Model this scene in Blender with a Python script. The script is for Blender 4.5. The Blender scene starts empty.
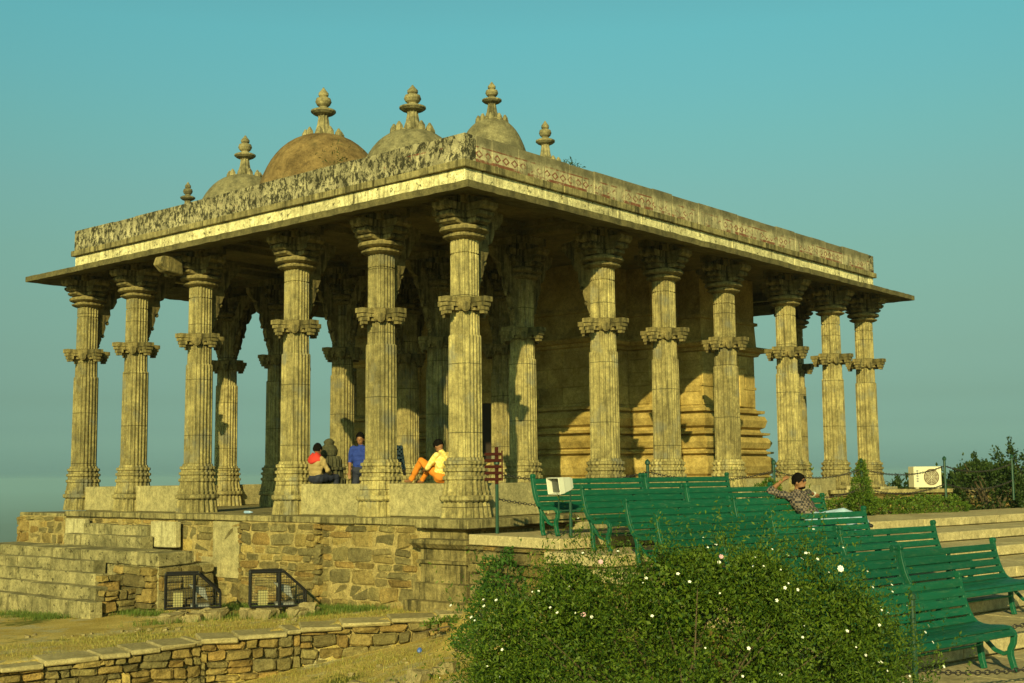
import bpy, math, random
import numpy as np
from mathutils import Vector, Matrix
random.seed(7); rng = np.random.default_rng(7)
S = bpy.context.scene; COL = S.collection; R = math.radians

# ------------------------------------------------------------ camera, sky, sun, exposure
cam = bpy.data.objects.new('camera', bpy.data.cameras.new('camera')); COL.objects.link(cam)
cam.matrix_world = Matrix.Translation((0, 0, .76)) @ Matrix.Rotation(math.pi/2 + .10912, 4, 'X') @ Matrix.Rotation(-.009645, 4, 'Z')
cam.data.lens = 42.99; cam.data.sensor_width = 36; cam.data.clip_end = 60000; cam.data.clip_start = .1
S.camera = cam
SUN_DIR = Vector((.146, .989, 0)).normalized()*math.cos(R(20)) + Vector((0, 0, -math.sin(R(20))))
W = bpy.data.worlds.new('World'); S.world = W; W.use_nodes = True
nt = W.node_tree; bg = nt.nodes['Background']
sky = nt.nodes.new('ShaderNodeTexSky'); sky.sky_type = 'NISHITA'; sky.sun_disc = False
sky.sun_elevation = R(20); sky.sun_rotation = math.atan2(-SUN_DIR.x, -SUN_DIR.y)
sky.air_density = 1.0; sky.dust_density = 1.6; sky.ozone_density = 1.0
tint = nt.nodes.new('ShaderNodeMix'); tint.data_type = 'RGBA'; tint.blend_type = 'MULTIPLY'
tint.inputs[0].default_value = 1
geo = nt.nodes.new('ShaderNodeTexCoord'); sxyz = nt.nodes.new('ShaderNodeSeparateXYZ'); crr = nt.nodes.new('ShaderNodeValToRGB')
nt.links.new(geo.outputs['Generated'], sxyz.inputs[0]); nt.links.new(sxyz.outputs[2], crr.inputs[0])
el = crr.color_ramp.elements   # teal of a hazy evening sky, by elevation; dimmed above view to deepen shade
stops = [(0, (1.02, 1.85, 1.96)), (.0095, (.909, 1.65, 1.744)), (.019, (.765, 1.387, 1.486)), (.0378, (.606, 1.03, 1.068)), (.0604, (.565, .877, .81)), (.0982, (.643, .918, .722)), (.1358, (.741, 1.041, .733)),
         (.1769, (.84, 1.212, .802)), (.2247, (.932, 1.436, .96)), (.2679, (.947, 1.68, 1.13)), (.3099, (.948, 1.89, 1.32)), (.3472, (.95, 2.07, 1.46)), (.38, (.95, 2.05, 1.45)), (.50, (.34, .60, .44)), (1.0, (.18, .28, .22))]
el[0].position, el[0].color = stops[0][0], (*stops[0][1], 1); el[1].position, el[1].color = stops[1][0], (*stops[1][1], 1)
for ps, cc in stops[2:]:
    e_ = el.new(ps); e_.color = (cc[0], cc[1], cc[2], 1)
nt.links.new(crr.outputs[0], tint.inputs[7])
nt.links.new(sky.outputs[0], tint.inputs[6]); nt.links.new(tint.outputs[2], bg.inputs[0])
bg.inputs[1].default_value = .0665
sl = bpy.data.lights.new('sun', 'SUN'); sl.energy = 5.0; sl.angle = R(.5); sl.color = (1, .86, .38)
so = bpy.data.objects.new('sun', sl); COL.objects.link(so); so.rotation_euler = SUN_DIR.to_track_quat('-Z', 'Y').to_euler()
so.location = (-10, -40, 30)
S.view_settings.view_transform = 'Standard'; S.view_settings.look = 'None'; S.view_settings.exposure = .17; S.view_settings.gamma = 1
S.render.engine = 'CYCLES'
S.cycles.volume_bounces = 1; S.cycles.max_bounces = 6

# ------------------------------------------------------------ helpers
class MB:
    """collects geometry of ONE mesh object"""
    def __init__(s): s.v = []; s.f = []; s.m = []
    def add(s, vs, fs, m=0):
        n = len(s.v); s.v += [tuple(v) for v in vs]; s.f += [tuple(i+n for i in f) for f in fs]; s.m += [m]*len(fs); return s
    def box(s, x0, x1, y0, y1, z0, z1, j=0, m=0):
        vs = [(x, y, z) for z in (z0, z1) for y in (y0, y1) for x in (x0, x1)]
        if j: vs = [(a+random.uniform(-j, j), b+random.uniform(-j, j), c+random.uniform(-j, j)) for a, b, c in vs]
        return s.add(vs, [(0, 2, 3, 1), (4, 5, 7, 6), (0, 1, 5, 4), (2, 6, 7, 3), (0, 4, 6, 2), (1, 3, 7, 5)], m)
    def loft(s, rings, cap=True, m=0):
        k = len(rings[0]); vs = [p for r in rings for p in r]; fs = []
        for i in range(len(rings)-1):
            for j in range(k):
                a = i*k+j; b = i*k+(j+1) % k; fs.append((a, b, b+k, a+k))
        if cap: fs.append(tuple(range(k))[::-1]); fs.append(tuple((len(rings)-1)*k+j for j in range(k)))
        return s.add(vs, fs, m)
    def lathe(s, prof, k=24, c=(0, 0), m=0):
        return s.loft([[(c[0]+r*math.cos(2*math.pi*j/k), c[1]+r*math.sin(2*math.pi*j/k), z) for j in range(k)] for z, r in prof], True, m)
    def tube(s, pts, rad, k=8, m=0):
        pts = [Vector(p) for p in pts]; rings = []
        rad = rad if isinstance(rad, (list, tuple)) else [rad]*len(pts)
        up = Vector((0, 0, 1))
        for i, p in enumerate(pts):
            t = (pts[min(i+1, len(pts)-1)]-pts[max(i-1, 0)]).normalized()
            a = t.cross(up if abs(t.z) < .95 else Vector((1, 0, 0))).normalized(); b = a.cross(t)
            rings.append([tuple(p+(a*math.cos(2*math.pi*j/k)+b*math.sin(2*math.pi*j/k))*rad[i]) for j in range(k)])
        return s.loft(rings, True, m)
    def prism(s, poly, ax, d0, d1, m=0):
        """poly of (u,z) extruded along ax: 'x' -> (d,u,z), 'y' -> (u,d,z)"""
        g = (lambda u, z, d: (d, u, z)) if ax == 'x' else (lambda u, z, d: (u, d, z))
        return s.loft([[g(u, z, d0) for u, z in poly], [g(u, z, d1) for u, z in poly]], True, m)
    def build(s, name, mats, parent=None, loc=None, smooth=False, bevel=0):
        me = bpy.data.meshes.new(name); me.from_pydata(s.v, [], s.f)
        mats = mats if isinstance(mats, (list, tuple)) else [mats]
        for x in mats: me.materials.append(x)
        if any(s.m): me.polygons.foreach_set('material_index', s.m)
        if smooth: me.polygons.foreach_set('use_smooth', [True]*len(me.polygons))
        me.update()
        import bmesh
        if len(s.f) < 60000:
            b = bmesh.new(); b.from_mesh(me); bmesh.ops.recalc_face_normals(b, faces=b.faces)
            if bevel:
                bmesh.ops.bevel(b, geom=b.edges[:], offset=bevel, segments=1, affect='EDGES', clamp_overlap=True)
            b.to_mesh(me); b.free()
        return link(name, me, parent, loc)
def link(name, me, parent=None, loc=None):
    o = bpy.data.objects.new(name, me); COL.objects.link(o)
    if parent: o.parent = parent
    if loc: o.location = loc
    return o
def empty(name, loc=(0, 0, 0), rz=0):
    o = bpy.data.objects.new(name, None); COL.objects.link(o); o.location = loc; o.rotation_euler = (0, 0, rz); o.empty_display_size = .2
    return o
def tag(o, label=None, cat=None, group=None, kind=None):
    for k, v in (('label', label), ('category', cat), ('group', group), ('kind', kind)):
        if v: o[k] = v
    return o
def copy_tree(o, parent=None):
    c = o.copy(); COL.objects.link(c); c.parent = parent
    for ch in [x for x in COL.objects if x.parent == o]: copy_tree(ch, c)
    return c
def hsh(*a):
    return (math.sin(sum(x*k for x, k in zip(a, (12.9898, 78.233, 37.719, 9.17))))*43758.5453) % 1
def vnoise(x, y):
    xi, yi = math.floor(x), math.floor(y); fx, fy = x-xi, y-yi; fx = fx*fx*(3-2*fx); fy = fy*fy*(3-2*fy)
    a, b, c, d = hsh(xi, yi), hsh(xi+1, yi), hsh(xi, yi+1), hsh(xi+1, yi+1)
    return (a*(1-fx)+b*fx)*(1-fy)+(c*(1-fx)+d*fx)*fy
def fbm(x, y, o=4): return sum(vnoise(x*2**i, y*2**i)/2**i for i in range(o))/2-.5

# ------------------------------------------------------------ materials
def newmat(name):
    m = bpy.data.materials.new(name); m.use_nodes = True; t = m.node_tree
    return m, t, t.nodes['Principled BSDF']
class NG:
    def __init__(s, t): s.t = t
    def n(s, ty, **k):
        x = s.t.nodes.new('ShaderNode'+ty)
        for a, b in k.items(): setattr(x, a, b)
        return x
    def put(s, sock, v):
        if isinstance(v, bpy.types.NodeSocket): s.t.links.new(v, sock)
        elif v is not None: sock.default_value = v
    def coord(s, scale=(1, 1, 1)):
        c = s.n('TexCoord'); mp = s.n('Mapping'); s.t.links.new(c.outputs['Object'], mp.inputs[0]); mp.inputs['Scale'].default_value = scale
        return mp.outputs[0]
    def noise(s, vec, scale, detail=5, rough=.6, dist=0):
        x = s.n('TexNoise'); s.put(x.inputs['Vector'], vec); x.inputs['Scale'].default_value = scale; x.inputs['Detail'].default_value = detail
        x.inputs['Roughness'].default_value = rough; x.inputs['Distortion'].default_value = dist; return x.outputs['Fac']
    def ramp(s, v, a, b, ca=(0, 0, 0, 1), cb=(1, 1, 1, 1)):
        x = s.n('ValToRGB'); s.put(x.inputs[0], v); e = x.color_ramp.elements
        e[0].position = a; e[0].color = ca; e[1].position = b; e[1].color = cb; return x.outputs[0]
    def mix(s, f, a, b, mode='MIX'):
        x = s.n('Mix', data_type='RGBA', blend_type=mode); s.put(x.inputs[0], f); s.put(x.inputs[6], a); s.put(x.inputs[7], b); return x.outputs[2]
    def math(s, op, a, b=None):
        x = s.n('Math', operation=op); s.put(x.inputs[0], a); s.put(x.inputs[1], b) if b is not None else None; return x.outputs[0]
    def sep(s, v):
        x = s.n('SeparateXYZ'); s.put(x.inputs[0], v); return x.outputs
    def island(s): return s.n('NewGeometry').outputs['Random Per Island']
    def bump(s, h, bsdf, strength=.5, dist=.02):
        x = s.n('Bump'); x.inputs['Strength'].default_value = strength; x.inputs['Distance'].default_value = dist
        s.put(x.inputs['Height'], h); s.t.links.new(x.outputs[0], bsdf.inputs['Normal'])
def c4(c, k=1): return (c[0]*k, c[1]*k, c[2]*k, 1)
def stone(name, a, b, dark=(.04, .035, .015), stain=.5, isl=.3, sc=2.5, streak=True, bump=.5, dist=.02, warm=None, obj=0, hues=None, crisp=False, joints=False, grime=0):
    m, t, p = newmat(name); g = NG(t); v = g.coord()
    if obj:
        o_i = g.n('ObjectInfo'); va = g.n('VectorMath', operation='ADD'); mm = g.math('MULTIPLY', o_i.outputs['Random'], 37.0)
        t.links.new(v, va.inputs[0]); cx_ = g.n('CombineXYZ'); [g.put(cx_.inputs[q], mm) for q in range(3)]; t.links.new(cx_.outputs[0], va.inputs[1]); v = va.outputs[0]
    big = g.noise(v, sc, 6, .65, .3)
    col = g.mix(g.ramp(big, .35, .65), c4(a), c4(b))
    fine = g.noise(v, 38, 4, .7)
    col = g.mix(.45, col, g.ramp(fine, .3, .7, c4((.3, .3, .3)), c4((1.55, 1.55, 1.55))), 'MULTIPLY')
    mid = g.noise(v, 11, 5, .75); col = g.mix(.55, col, g.ramp(mid, .36, .62, c4((.5, .5, .48)), c4((1.25, 1.25, 1.25))), 'MULTIPLY')
    if warm:
        col = g.mix(g.ramp(g.noise(v, sc*.7, 4, .6), .55, .68), col, c4(warm))
    sv = g.coord((9, 9, .7)) if streak else g.coord((2, 2, 2))
    st = g.noise(sv, 1.0, 6, .7)
    pat = g.noise(v, 1.3, 5, .7)
    sm = g.math('MULTIPLY', g.ramp(st, .5-grime, .68-grime*1.3), g.ramp(pat, .42-grime, .6-grime))
    if crisp: sm = g.math('MAXIMUM', sm, g.ramp(g.noise(g.coord((3, 3, 3)), 2.4, 10, .8), .55, .60))
    col = g.mix(g.math('MULTIPLY', sm, stain), col, c4(dark))
    if joints:
        zz = g.math('ADD', g.sep(g.coord())[2], g.math('MULTIPLY', g.n('ObjectInfo').outputs['Random'], 2.3)); jn = g.math('LESS_THAN', g.math('FRACT', g.math('DIVIDE', zz, 1.27)), .012)
        col = g.mix(g.math('MULTIPLY', jn, .8), col, c4((.03, .025, .01)))
        wh = g.math('MULTIPLY', g.ramp(g.noise(g.coord((14, 14, .9)), 1.0, 7, .8), .57, .66), g.ramp(g.noise(g.coord((1, 1, 1)), 1.1, 4), .5, .62)); col = g.mix(g.math('MULTIPLY', wh, .6), col, c4((.62, .56, .33)))
    if hues:
        rr = g.n('ValToRGB'); rr.color_ramp.interpolation = 'CONSTANT'; g.put(rr.inputs[0], g.math('FRACT', g.math('MULTIPLY', g.island(), 7.13))); ee = rr.color_ramp.elements
        ee[0].position = 0; ee[0].color = c4(hues[0]); ee[1].position = 1/len(hues); ee[1].color = c4(hues[1])
        for i_, h_ in enumerate(hues[2:]): q_ = ee.new((i_+2)/len(hues)); q_.color = c4(h_)
        col = g.mix(1, col, rr.outputs[0], 'MULTIPLY')
    if obj:
        oi = g.n('ObjectInfo'); x = g.n('MapRange'); g.put(x.inputs[0], oi.outputs['Random']); x.inputs[3].default_value = 1-obj; x.inputs[4].default_value = 1+obj
        cc = g.n('CombineColor'); [g.put(cc.inputs[i], x.outputs[0]) for i in range(3)]
        col = g.mix(1, col, cc.outputs[0], 'MULTIPLY')
    if isl:
        r = g.island(); x = g.n('MapRange'); g.put(x.inputs[0], r); x.inputs[3].default_value = 1-isl; x.inputs[4].default_value = 1+isl
        cc = g.n('CombineColor'); [g.put(cc.inputs[i], x.outputs[0]) for i in range(3)]
        col = g.mix(1, col, cc.outputs[0], 'MULTIPLY')
    t.links.new(col, p.inputs['Base Color']); p.inputs['Roughness'].default_value = .9; p.inputs['Specular IOR Level'].default_value = .2
    h = g.math('ADD', g.math('MULTIPLY', fine, .5), g.noise(v, 9, 5, .65))
    g.bump(h, p, bump, dist)
    return m
def plain(name, c, rough=.5, metal=0, var=.15, sc=8, spec=.5):
    m, t, p = newmat(name); g = NG(t); v = g.coord()
    col = g.mix(g.noise(v, sc, 4), c4(c, 1-var), c4(c, 1+var))
    t.links.new(col, p.inputs['Base Color']); p.inputs['Roughness'].default_value = rough; p.inputs['Metallic'].default_value = metal
    p.inputs['Specular IOR Level'].default_value = spec
    return m
M = {}
M['column'] = stone('column_stone', (.19, .16, .070), (.45, .38, .165), stain=.72, isl=0, sc=2.6, bump=1, dist=.025, warm=(.20, .19, .13), obj=.2, joints=True, grime=.035)
M['capital'] = stone('capital_stone', (.14, .115, .045), (.31, .25, .105), stain=1.0, isl=.1, sc=3, grime=.06)
M['inner'] = stone('wall_stone', (.27, .19, .05), (.54, .41, .14), stain=.45, isl=.15, sc=1.2, streak=False)
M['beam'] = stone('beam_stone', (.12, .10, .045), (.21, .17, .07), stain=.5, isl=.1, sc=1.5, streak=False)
M['ledge'] = stone('ledge_stone', (.18, .155, .07), (.36, .305, .14), stain=.9, isl=.12, sc=2, grime=.06)
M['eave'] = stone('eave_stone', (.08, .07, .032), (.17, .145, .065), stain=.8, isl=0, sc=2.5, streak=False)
M['slab'] = stone('slab_stone', (.25, .22, .11), (.42, .36, .18), stain=.5, isl=.12, sc=2.2)
M['dome_brown'] = stone('dome_plaster_brown', (.12, .08, .032), (.27, .185, .075), stain=1.0, isl=0, sc=2.6, streak=False, dark=(.09, .07, .03))
M['dome_grey'] = stone('dome_plaster_grey', (.12, .11, .065), (.27, .24, .13), stain=.95, isl=0, sc=3.2, streak=False)
M['finial'] = stone('finial_stone', (.11, .10, .055), (.36, .31, .16), stain=.7, isl=0, sc=4)
M['rubble'] = stone('rubble_stone', (.20, .155, .06), (.31, .24, .095), stain=.6, isl=.30, sc=2.6, streak=False, bump=1, dist=.05, hues=[(1, .97, .88), (.8, .86, .95), (1.1, 1.02, .88), (.9, .95, .95), (1.3, 1.25, 1.05), (1.08, .93, .76), (.7, .72, .75)])
M['mortar'] = stone('mortar', (.30, .235, .09), (.44, .34, .14), stain=.5, isl=0, sc=3, streak=False, bump=1, dist=.04)
M['rock'] = stone('rock', (.26, .21, .10), (.36, .30, .15), stain=.4, isl=.2, sc=3, streak=False, bump=.8, dist=.04)
M['steps'] = stone('step_stone', (.15, .135, .065), (.38, .33, .165), stain=1.0, crisp=True, isl=.12, sc=2)
M['paving'] = stone('paving_stone', (.40, .33, .17), (.50, .42, .23), stain=.45, isl=.1, sc=1.2, streak=False, bump=.4)
M['statue'] = stone('dark_stone', (.05, .05, .028), (.09, .085, .045), stain=.5, isl=0, sc=4)
M['cream'] = stone('cream_plaster', (.52, .46, .24), (.82, .74, .42), stain=1.0, isl=.16, sc=4, crisp=True)
M['plinth_light'] = stone('pale_block', (.34, .30, .16), (.48, .43, .24), stain=.9, isl=.1, sc=2)
def parapet_mat(face):
    """face 0: mossy left face with dark weathering, 1: grey right face with the painted maroon frieze"""
    m, t, p = newmat('parapet_plaster'); g = NG(t); v = g.coord(); s = g.sep(v)
    col = g.mix(g.ramp(g.noise(v, 2.2, 6, .7), .35, .65), c4((.24, .215, .13)), c4((.56, .50, .30)))
    bl = g.noise(g.coord((3.6, 3.6, 2.6)), 2.6, 10, .82, .3)
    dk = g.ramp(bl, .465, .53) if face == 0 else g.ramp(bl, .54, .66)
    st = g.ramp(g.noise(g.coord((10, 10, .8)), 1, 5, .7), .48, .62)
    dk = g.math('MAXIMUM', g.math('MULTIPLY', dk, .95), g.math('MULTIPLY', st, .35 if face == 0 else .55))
    z = s[2]
    up_ = g.math('MULTIPLY', g.ramp(g.math('ADD', g.math('SUBTRACT', z, 6.45), g.math('MULTIPLY', g.noise(g.coord((6, 6, 2)), 1, 6, .7), .35)), .58, .72), .62 if face else .3)
    dk = g.math('MAXIMUM', dk, up_)
    along = s[0] if face else s[1]
    if True:
        # frieze: two maroon lines and a row of diamonds between them, worn through
        u = g.math('MULTIPLY', along, 3.9); fr = g.math('ABSOLUTE', g.math('SUBTRACT', g.math('FRACT', u), .5))
        zz = g.math('ABSOLUTE', g.math('MULTIPLY', g.math('SUBTRACT', z, 6.79), 5.2))
        d = g.math('ADD', fr, zz)
        dia = g.math('MULTIPLY', g.math('LESS_THAN', d, .45), g.math('GREATER_THAN', d, .24))
        l1 = g.math('LESS_THAN', g.math('ABSOLUTE', g.math('SUBTRACT', z, 6.66)), .035)
        l2 = g.math('LESS_THAN', g.math('ABSOLUTE', g.math('SUBTRACT', z, 6.925)), .014)
        pa = g.math('MAXIMUM', g.math('MAXIMUM', l1, l2), dia)
        worn = g.ramp(g.noise(g.coord((1, 1, 1.5)), 1.6 if face else .55, 10, .8), .47 if face else .60, .53 if face else .64)
        wl = g.math('MULTIPLY', g.math('LESS_THAN', g.math('ABSOLUTE', g.math('SUBTRACT', z, 6.80)), .13), g.math('MULTIPLY', worn, .55))
        col = g.mix(wl, col, c4((.60, .52, .32)))
        col = g.mix(dk, col, c4((.020, .020, .012)))
        col = g.mix(g.math('MULTIPLY', pa, g.math('MULTIPLY', worn, .85)), col, c4((.17, .04, .025)))
    fine = g.noise(v, 40, 4, .7)
    col = g.mix(.5, col, g.ramp(fine, .3, .7, c4((.5, .5, .5)), c4((1.4, 1.4, 1.4))), 'MULTIPLY')
    t.links.new(col, p.inputs['Base Color']); p.inputs['Roughness'].default_value = .95; p.inputs['Specular IOR Level'].default_value = .1
    g.bump(g.noise(v, 12, 6, .7), p, .6, .02); return m
M['par0'] = parapet_mat(0); M['par1'] = parapet_mat(1)
def worn_green():
    m, t, p = newmat('green_paint'); g = NG(t); v = g.coord(); oi = g.n('ObjectInfo').outputs['Random']
    col = g.mix(g.noise(v, 3, 5, .7), c4((.002, .055, .026)), c4((.006, .105, .056)))
    col = g.mix(g.math('MULTIPLY', g.ramp(g.noise(g.coord((3, 14, 14)), 2.2, 8, .8), .52, .66), .35), col, c4((.10, .17, .09)))
    col = g.mix(g.ramp(g.noise(v, 13, 8, .8), .63, .66), col, c4((.05, .03, .015)))
    x = g.n('MapRange'); g.put(x.inputs[0], oi); x.inputs[3].default_value = .78; x.inputs[4].default_value = 1.2
    cc = g.n('CombineColor'); [g.put(cc.inputs[i], x.outputs[0]) for i in range(3)]; col = g.mix(1, col, cc.outputs[0], 'MULTIPLY')
    t.links.new(col, p.inputs['Base Color']); g.put(p.inputs['Roughness'], g.math('ADD', g.math('MULTIPLY', g.noise(v, 7, 4), .4), .3)); p.inputs['Specular IOR Level'].default_value = .3
    g.bump(g.noise(g.coord((2, 20, 20)), 3, 5, .7), p, .25, .004); return m
M['green'] = worn_green()
M['post'] = plain('dark_green_paint', (.01, .05, .03), .4)
M['black'] = plain('black_metal', (.012, .012, .013), .5)
M['chain'] = plain('chain_iron', (.025, .022, .02), .6)
M['white'] = plain('white_metal', (.62, .62, .52), .5, var=.06)
M['ac'] = plain('ac_casing', (.66, .62, .45), .5, var=.06)
M['glass'] = plain('lamp_glass', (.07, .08, .07), .3)
M['grey'] = plain('grey_metal', (.22, .23, .22), .4)
M['red'] = plain('maroon_paint', (.040, .008, .005), .8, spec=.1)
M['skin'] = plain('skin', (.25, .115, .05), .6, var=.1)
M['hair'] = plain('hair', (.006, .005, .004), .9, spec=.05)
M['yellowpale'] = plain('cream_ballast', (.32, .29, .12), .6)
def leafmat(name, a, b, rough=.55, trans=.25):
    m, t, p = newmat(name); g = NG(t)
    col = g.mix(g.island(), c4(a), c4(b)); t.links.new(col, p.inputs['Base Color']); p.inputs['Roughness'].default_value = rough
    p.inputs['Specular IOR Level'].default_value = .25
    tr = g.n('BsdfTranslucent'); t.links.new(col, tr.inputs[0]); mx = g.n('MixShader'); mx.inputs[0].default_value = trans
    t.links.new(p.outputs[0], mx.inputs[1]); t.links.new(tr.outputs[0], mx.inputs[2]); t.links.new(mx.outputs[0], t.nodes['Material Output'].inputs[0])
    return m
M['leaf'] = leafmat('leaf', (.016, .054, .005), (.12, .18, .014))
M['vine'] = leafmat('vine_leaf', (.02, .07, .012), (.07, .15, .02))
M['hedge'] = leafmat('hedge_leaf', (.04, .10, .010), (.13, .19, .02))
M['darkleaf'] = leafmat('dark_leaf', (.015, .035, .008), (.05, .085, .015))
M['drygrass'] = leafmat('dry_grass', (.42, .34, .09), (.20, .21, .04))
M['greengrass'] = leafmat('green_grass', (.07, .13, .02), (.16, .21, .04))
M['petal'] = plain('white_petal', (.85, .85, .80), .6, var=.03)
M['pink'] = plain('pink_petal', (.62, .36, .45), .6, var=.05)
M['bark'] = plain('bark', (.08, .06, .03), .9)
def checks(name, a, b, scale, soft=False):
    m, t, p = newmat(name); g = NG(t); ch = g.n('TexChecker'); t.links.new(g.coord(), ch.inputs[0]); ch.inputs['Scale'].default_value = scale
    ch.inputs[1].default_value = c4(a); ch.inputs[2].default_value = c4(b)
    col = g.mix(g.noise(g.coord(), 9, 3), ch.outputs[0], c4(a)) if soft else ch.outputs[0]
    t.links.new(col, p.inputs['Base Color']); p.inputs['Roughness'].default_value = .85; return m
M['shirt_dark'] = checks('dark_checked_shirt', (.022, .020, .024), (.17, .13, .10), 27)
M['shirt_yellow'] = checks('yellow_checked_shirt', (.74, .55, .12), (.76, .64, .24), 22)
M['shirt_bw'] = checks('black_white_shirt', (.02, .02, .03), (.5, .5, .48), 24)
M['blue'] = plain('blue_shirt', (.008, .030, .24), .85)
M['navy'] = plain('navy_trousers', (.012, .015, .035), .8)
M['jeans'] = plain('light_jeans', (.30, .42, .56), .85)
M['orange'] = plain('orange_trousers', (.62, .20, .012), .8)
M['redcloth'] = plain('red_cloth', (.50, .03, .02), .8)
M['tan'] = plain('tan_shirt', (.33, .24, .10), .85)

# ------------------------------------------------------------ terrain
B = Vector((.766, .643, 0)); F = Vector((.643, -.766, 0)); ROW0 = Vector((.32, 18.6, 0))
TC = Vector((-.8754, 22.62, 0)); RZ = math.atan2(.7613, .6483)
Rd = Vector((.6483, .7613, 0)); Ld = Vector((-.7613, .6483, 0))
WALL = [(-13.5, 12.6, -2.1), (-10, 15.9, -2.0), (-7.53, 18.2, -1.95), (-5.02, 19.9, -1.80), (-3.53, 20.5, -1.70), (-1.29, 21.0, -1.56), (-.2, 21.2, -1.5)]
def interp(x, xs, ys):
    if x <= xs[0]: return ys[0]
    for i in range(len(xs)-1):
        if x <= xs[i+1]: return ys[i]+(ys[i+1]-ys[i])*(x-xs[i])/(xs[i+1]-xs[i])
    return ys[-1]
wx = [w[0] for w in WALL]; wy = [w[1] for w in WALL]; wz = [w[2] for w in WALL]
def sm(a, b, x): t = min(1, max(0, (x-a)/(b-a))); return t*t*(3-2*t)
def ground(x, y):
    far = max(0, math.hypot(x*.9, y-22)-30)
    nz = fbm(x*.7, y*.7)*.10 + fbm(x*2.6+9, y*2.6)*.04
    up = interp(x, [-14, -7, -3, 0, 3], [-2.1, -1.93, -1.68, -1.5, -1.45])
    low = interp(x, [-9, -7, -4.5, -2.6, -1.2, 0, 3], [-3.0, -2.85, -2.5, -2.18, -1.85, -1.72, -1.6])
    if y < 16: low = low + (-1.55-low)*sm(15.5, 7, y)
    w = interp(x, wx, wy)
    z = up + nz*.6 if y > w+.12 else low + nz*1.3
    # towards the terraces
    d = (Vector((x, y, 0))-ROW0); f = d.dot(F); b = d.dot(B)
    if b > -2 and f > -14:
        zt = interp(f, [-14, -1.3, -1, 0, 8, 14], [-.25, -.25, -.62, -.75, -1.7, -1.75])
        k = sm(-1.2, .1, b)*max(sm(-1.5, -.9, f), sm(1.5, 4, x)); z = z*(1-k) + zt*k if f < 9 else z
    if far > 0:
        z -= 95*(1-math.exp(-(far/70)**1.5)) + 60*(1-math.exp(-max(0, far-120)/700))
        z += fbm(x*.02, y*.02)*min(far*.12, 14)
        z += fbm(x*.0016+3, y*.0016, 5)*min(far*.05, 90)*(1 if far > 300 else far/300)
    return z
axx = [-14+.25*i for i in range(113)]; far_x = [15.5, 18, 22, 27, 34, 44, 60, 80, 110, 150, 220, 320, 450, 650, 900, 1300, 1800, 2600, 3600, 5000, 7500, 11000, 16000]
xs = [-a for a in far_x[::-1]] + axx + far_x
ys = [-a for a in far_x[::-1]] + [-12, -8, -4, 0, 3, 5, 6.5, 8] + [9+.25*i for i in range(64)] + [25.5+i for i in range(10)] + [38, 42, 47, 53, 60, 70, 82, 100, 130, 170, 230, 300, 400, 550, 750, 1000, 1400, 1900, 2600, 3600, 5000, 7500, 11000, 16000]
ys = sorted(set(ys))
g = MB(); nx = len(xs)
for y in ys:
    for x in xs: g.v.append((x, y, ground(x, y)))
for j in range(len(ys)-1):
    for i in range(nx-1): g.f.append((j*nx+i, j*nx+i+1, (j+1)*nx+i+1, (j+1)*nx+i)); g.m.append(0)
def ground_mat():
    m, t, p = newmat('dry_ground'); g = NG(t); v = g.coord()
    col = g.mix(g.ramp(g.noise(v, .9, 7, .7, .4), .38, .62), c4((.46, .34, .09)), c4((.66, .51, .17)))
    col = g.mix(g.ramp(g.noise(v, 1.7, 6, .7), .52, .62), col, c4((.50, .44, .25)))
    col = g.mix(g.ramp(g.noise(v, .55, 8, .75), .55, .62), col, c4((.15, .16, .03)))
    fine = g.noise(v, 30, 5, .75)
    col = g.mix(.7, col, g.ramp(fine, .3, .7, c4((.35, .35, .35)), c4((1.5, 1.5, 1.5))), 'MULTIPLY')
    # the valley: scrub green
    s = g.sep(v); farf = g.ramp(g.math('MULTIPLY', s[2], -.02), .2, .7)
    col = g.mix(farf, col, g.mix(g.noise(v, .02, 6, .7), c4((.05, .07, .025)), c4((.12, .11, .05))))
    t.links.new(col, p.inputs['Base Color']); p.inputs['Roughness'].default_value = .95; p.inputs['Specular IOR Level'].default_value = .1
    g.bump(g.math('ADD', fine, g.noise(v, 6, 6, .7)), p, .8, .05); return m
M['ground'] = ground_mat()
go = g.build('ground', M['ground'], smooth=True); tag(go, kind='structure')
# distant hill at the left edge
h = MB(); n = 48; rings = []
for j in range(12):
    t_ = j/11
    rings.append([(-810+math.cos(a)*(1-t_)*262*(1+.3*fbm(math.cos(a)*2, math.sin(a)*2+t_)), 1350+math.sin(a)*(1-t_)*300, -190+math.sin(t_*math.pi/2)*(143+40*fbm(math.cos(a)*1.5+4, math.sin(a)*1.5+t_*2)*t_)) for a in [2*math.pi*i/n for i in range(n)]])
h.loft(rings)
tag(h.build('hill', plain('hill_scrub', (.06, .075, .03), .95, sc=.02), smooth=True), kind='structure')

# ------------------------------------------------------------ rubble stones
def stone_blob(mb, cx, cy, cz, ux, sx, sy, sz, ang=None, m=0, jit=.22):
    """irregular faceted stone: sx along ux, sy across (outwards), sz up"""
    ox = Vector((-ux.y, ux.x, 0)); vs = []
    q = .5
    gx = [-1, -.72, .72, 1]
    rings = []; skw = random.uniform(-.5, .5)*jit; rot_ = random.uniform(-.9, .9)*jit
    for zi in (-1, -.7, .7, 1):
        ring = []
        for (a, b) in ((-1, -.7), (-.7, -1), (.7, -1), (1, -.7), (1, .7), (.7, 1), (-.7, 1), (-1, .7)):
            k = .86 if abs(zi) == 1 else 1
            aa = a*k*sx*(1+random.uniform(-jit, jit)*.5+skw*zi); bb = b*k*sy*(1+random.uniform(-jit, jit)*1.3); zz = (zi+rot_*a)*sz*(1+random.uniform(-jit, jit)*.6)
            P = Vector((cx, cy, cz))+ux*aa+ox*bb+Vector((0, 0, zz)); ring.append(tuple(P))
        rings.append(ring)
    mb.loft(rings, True, m)
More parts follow.
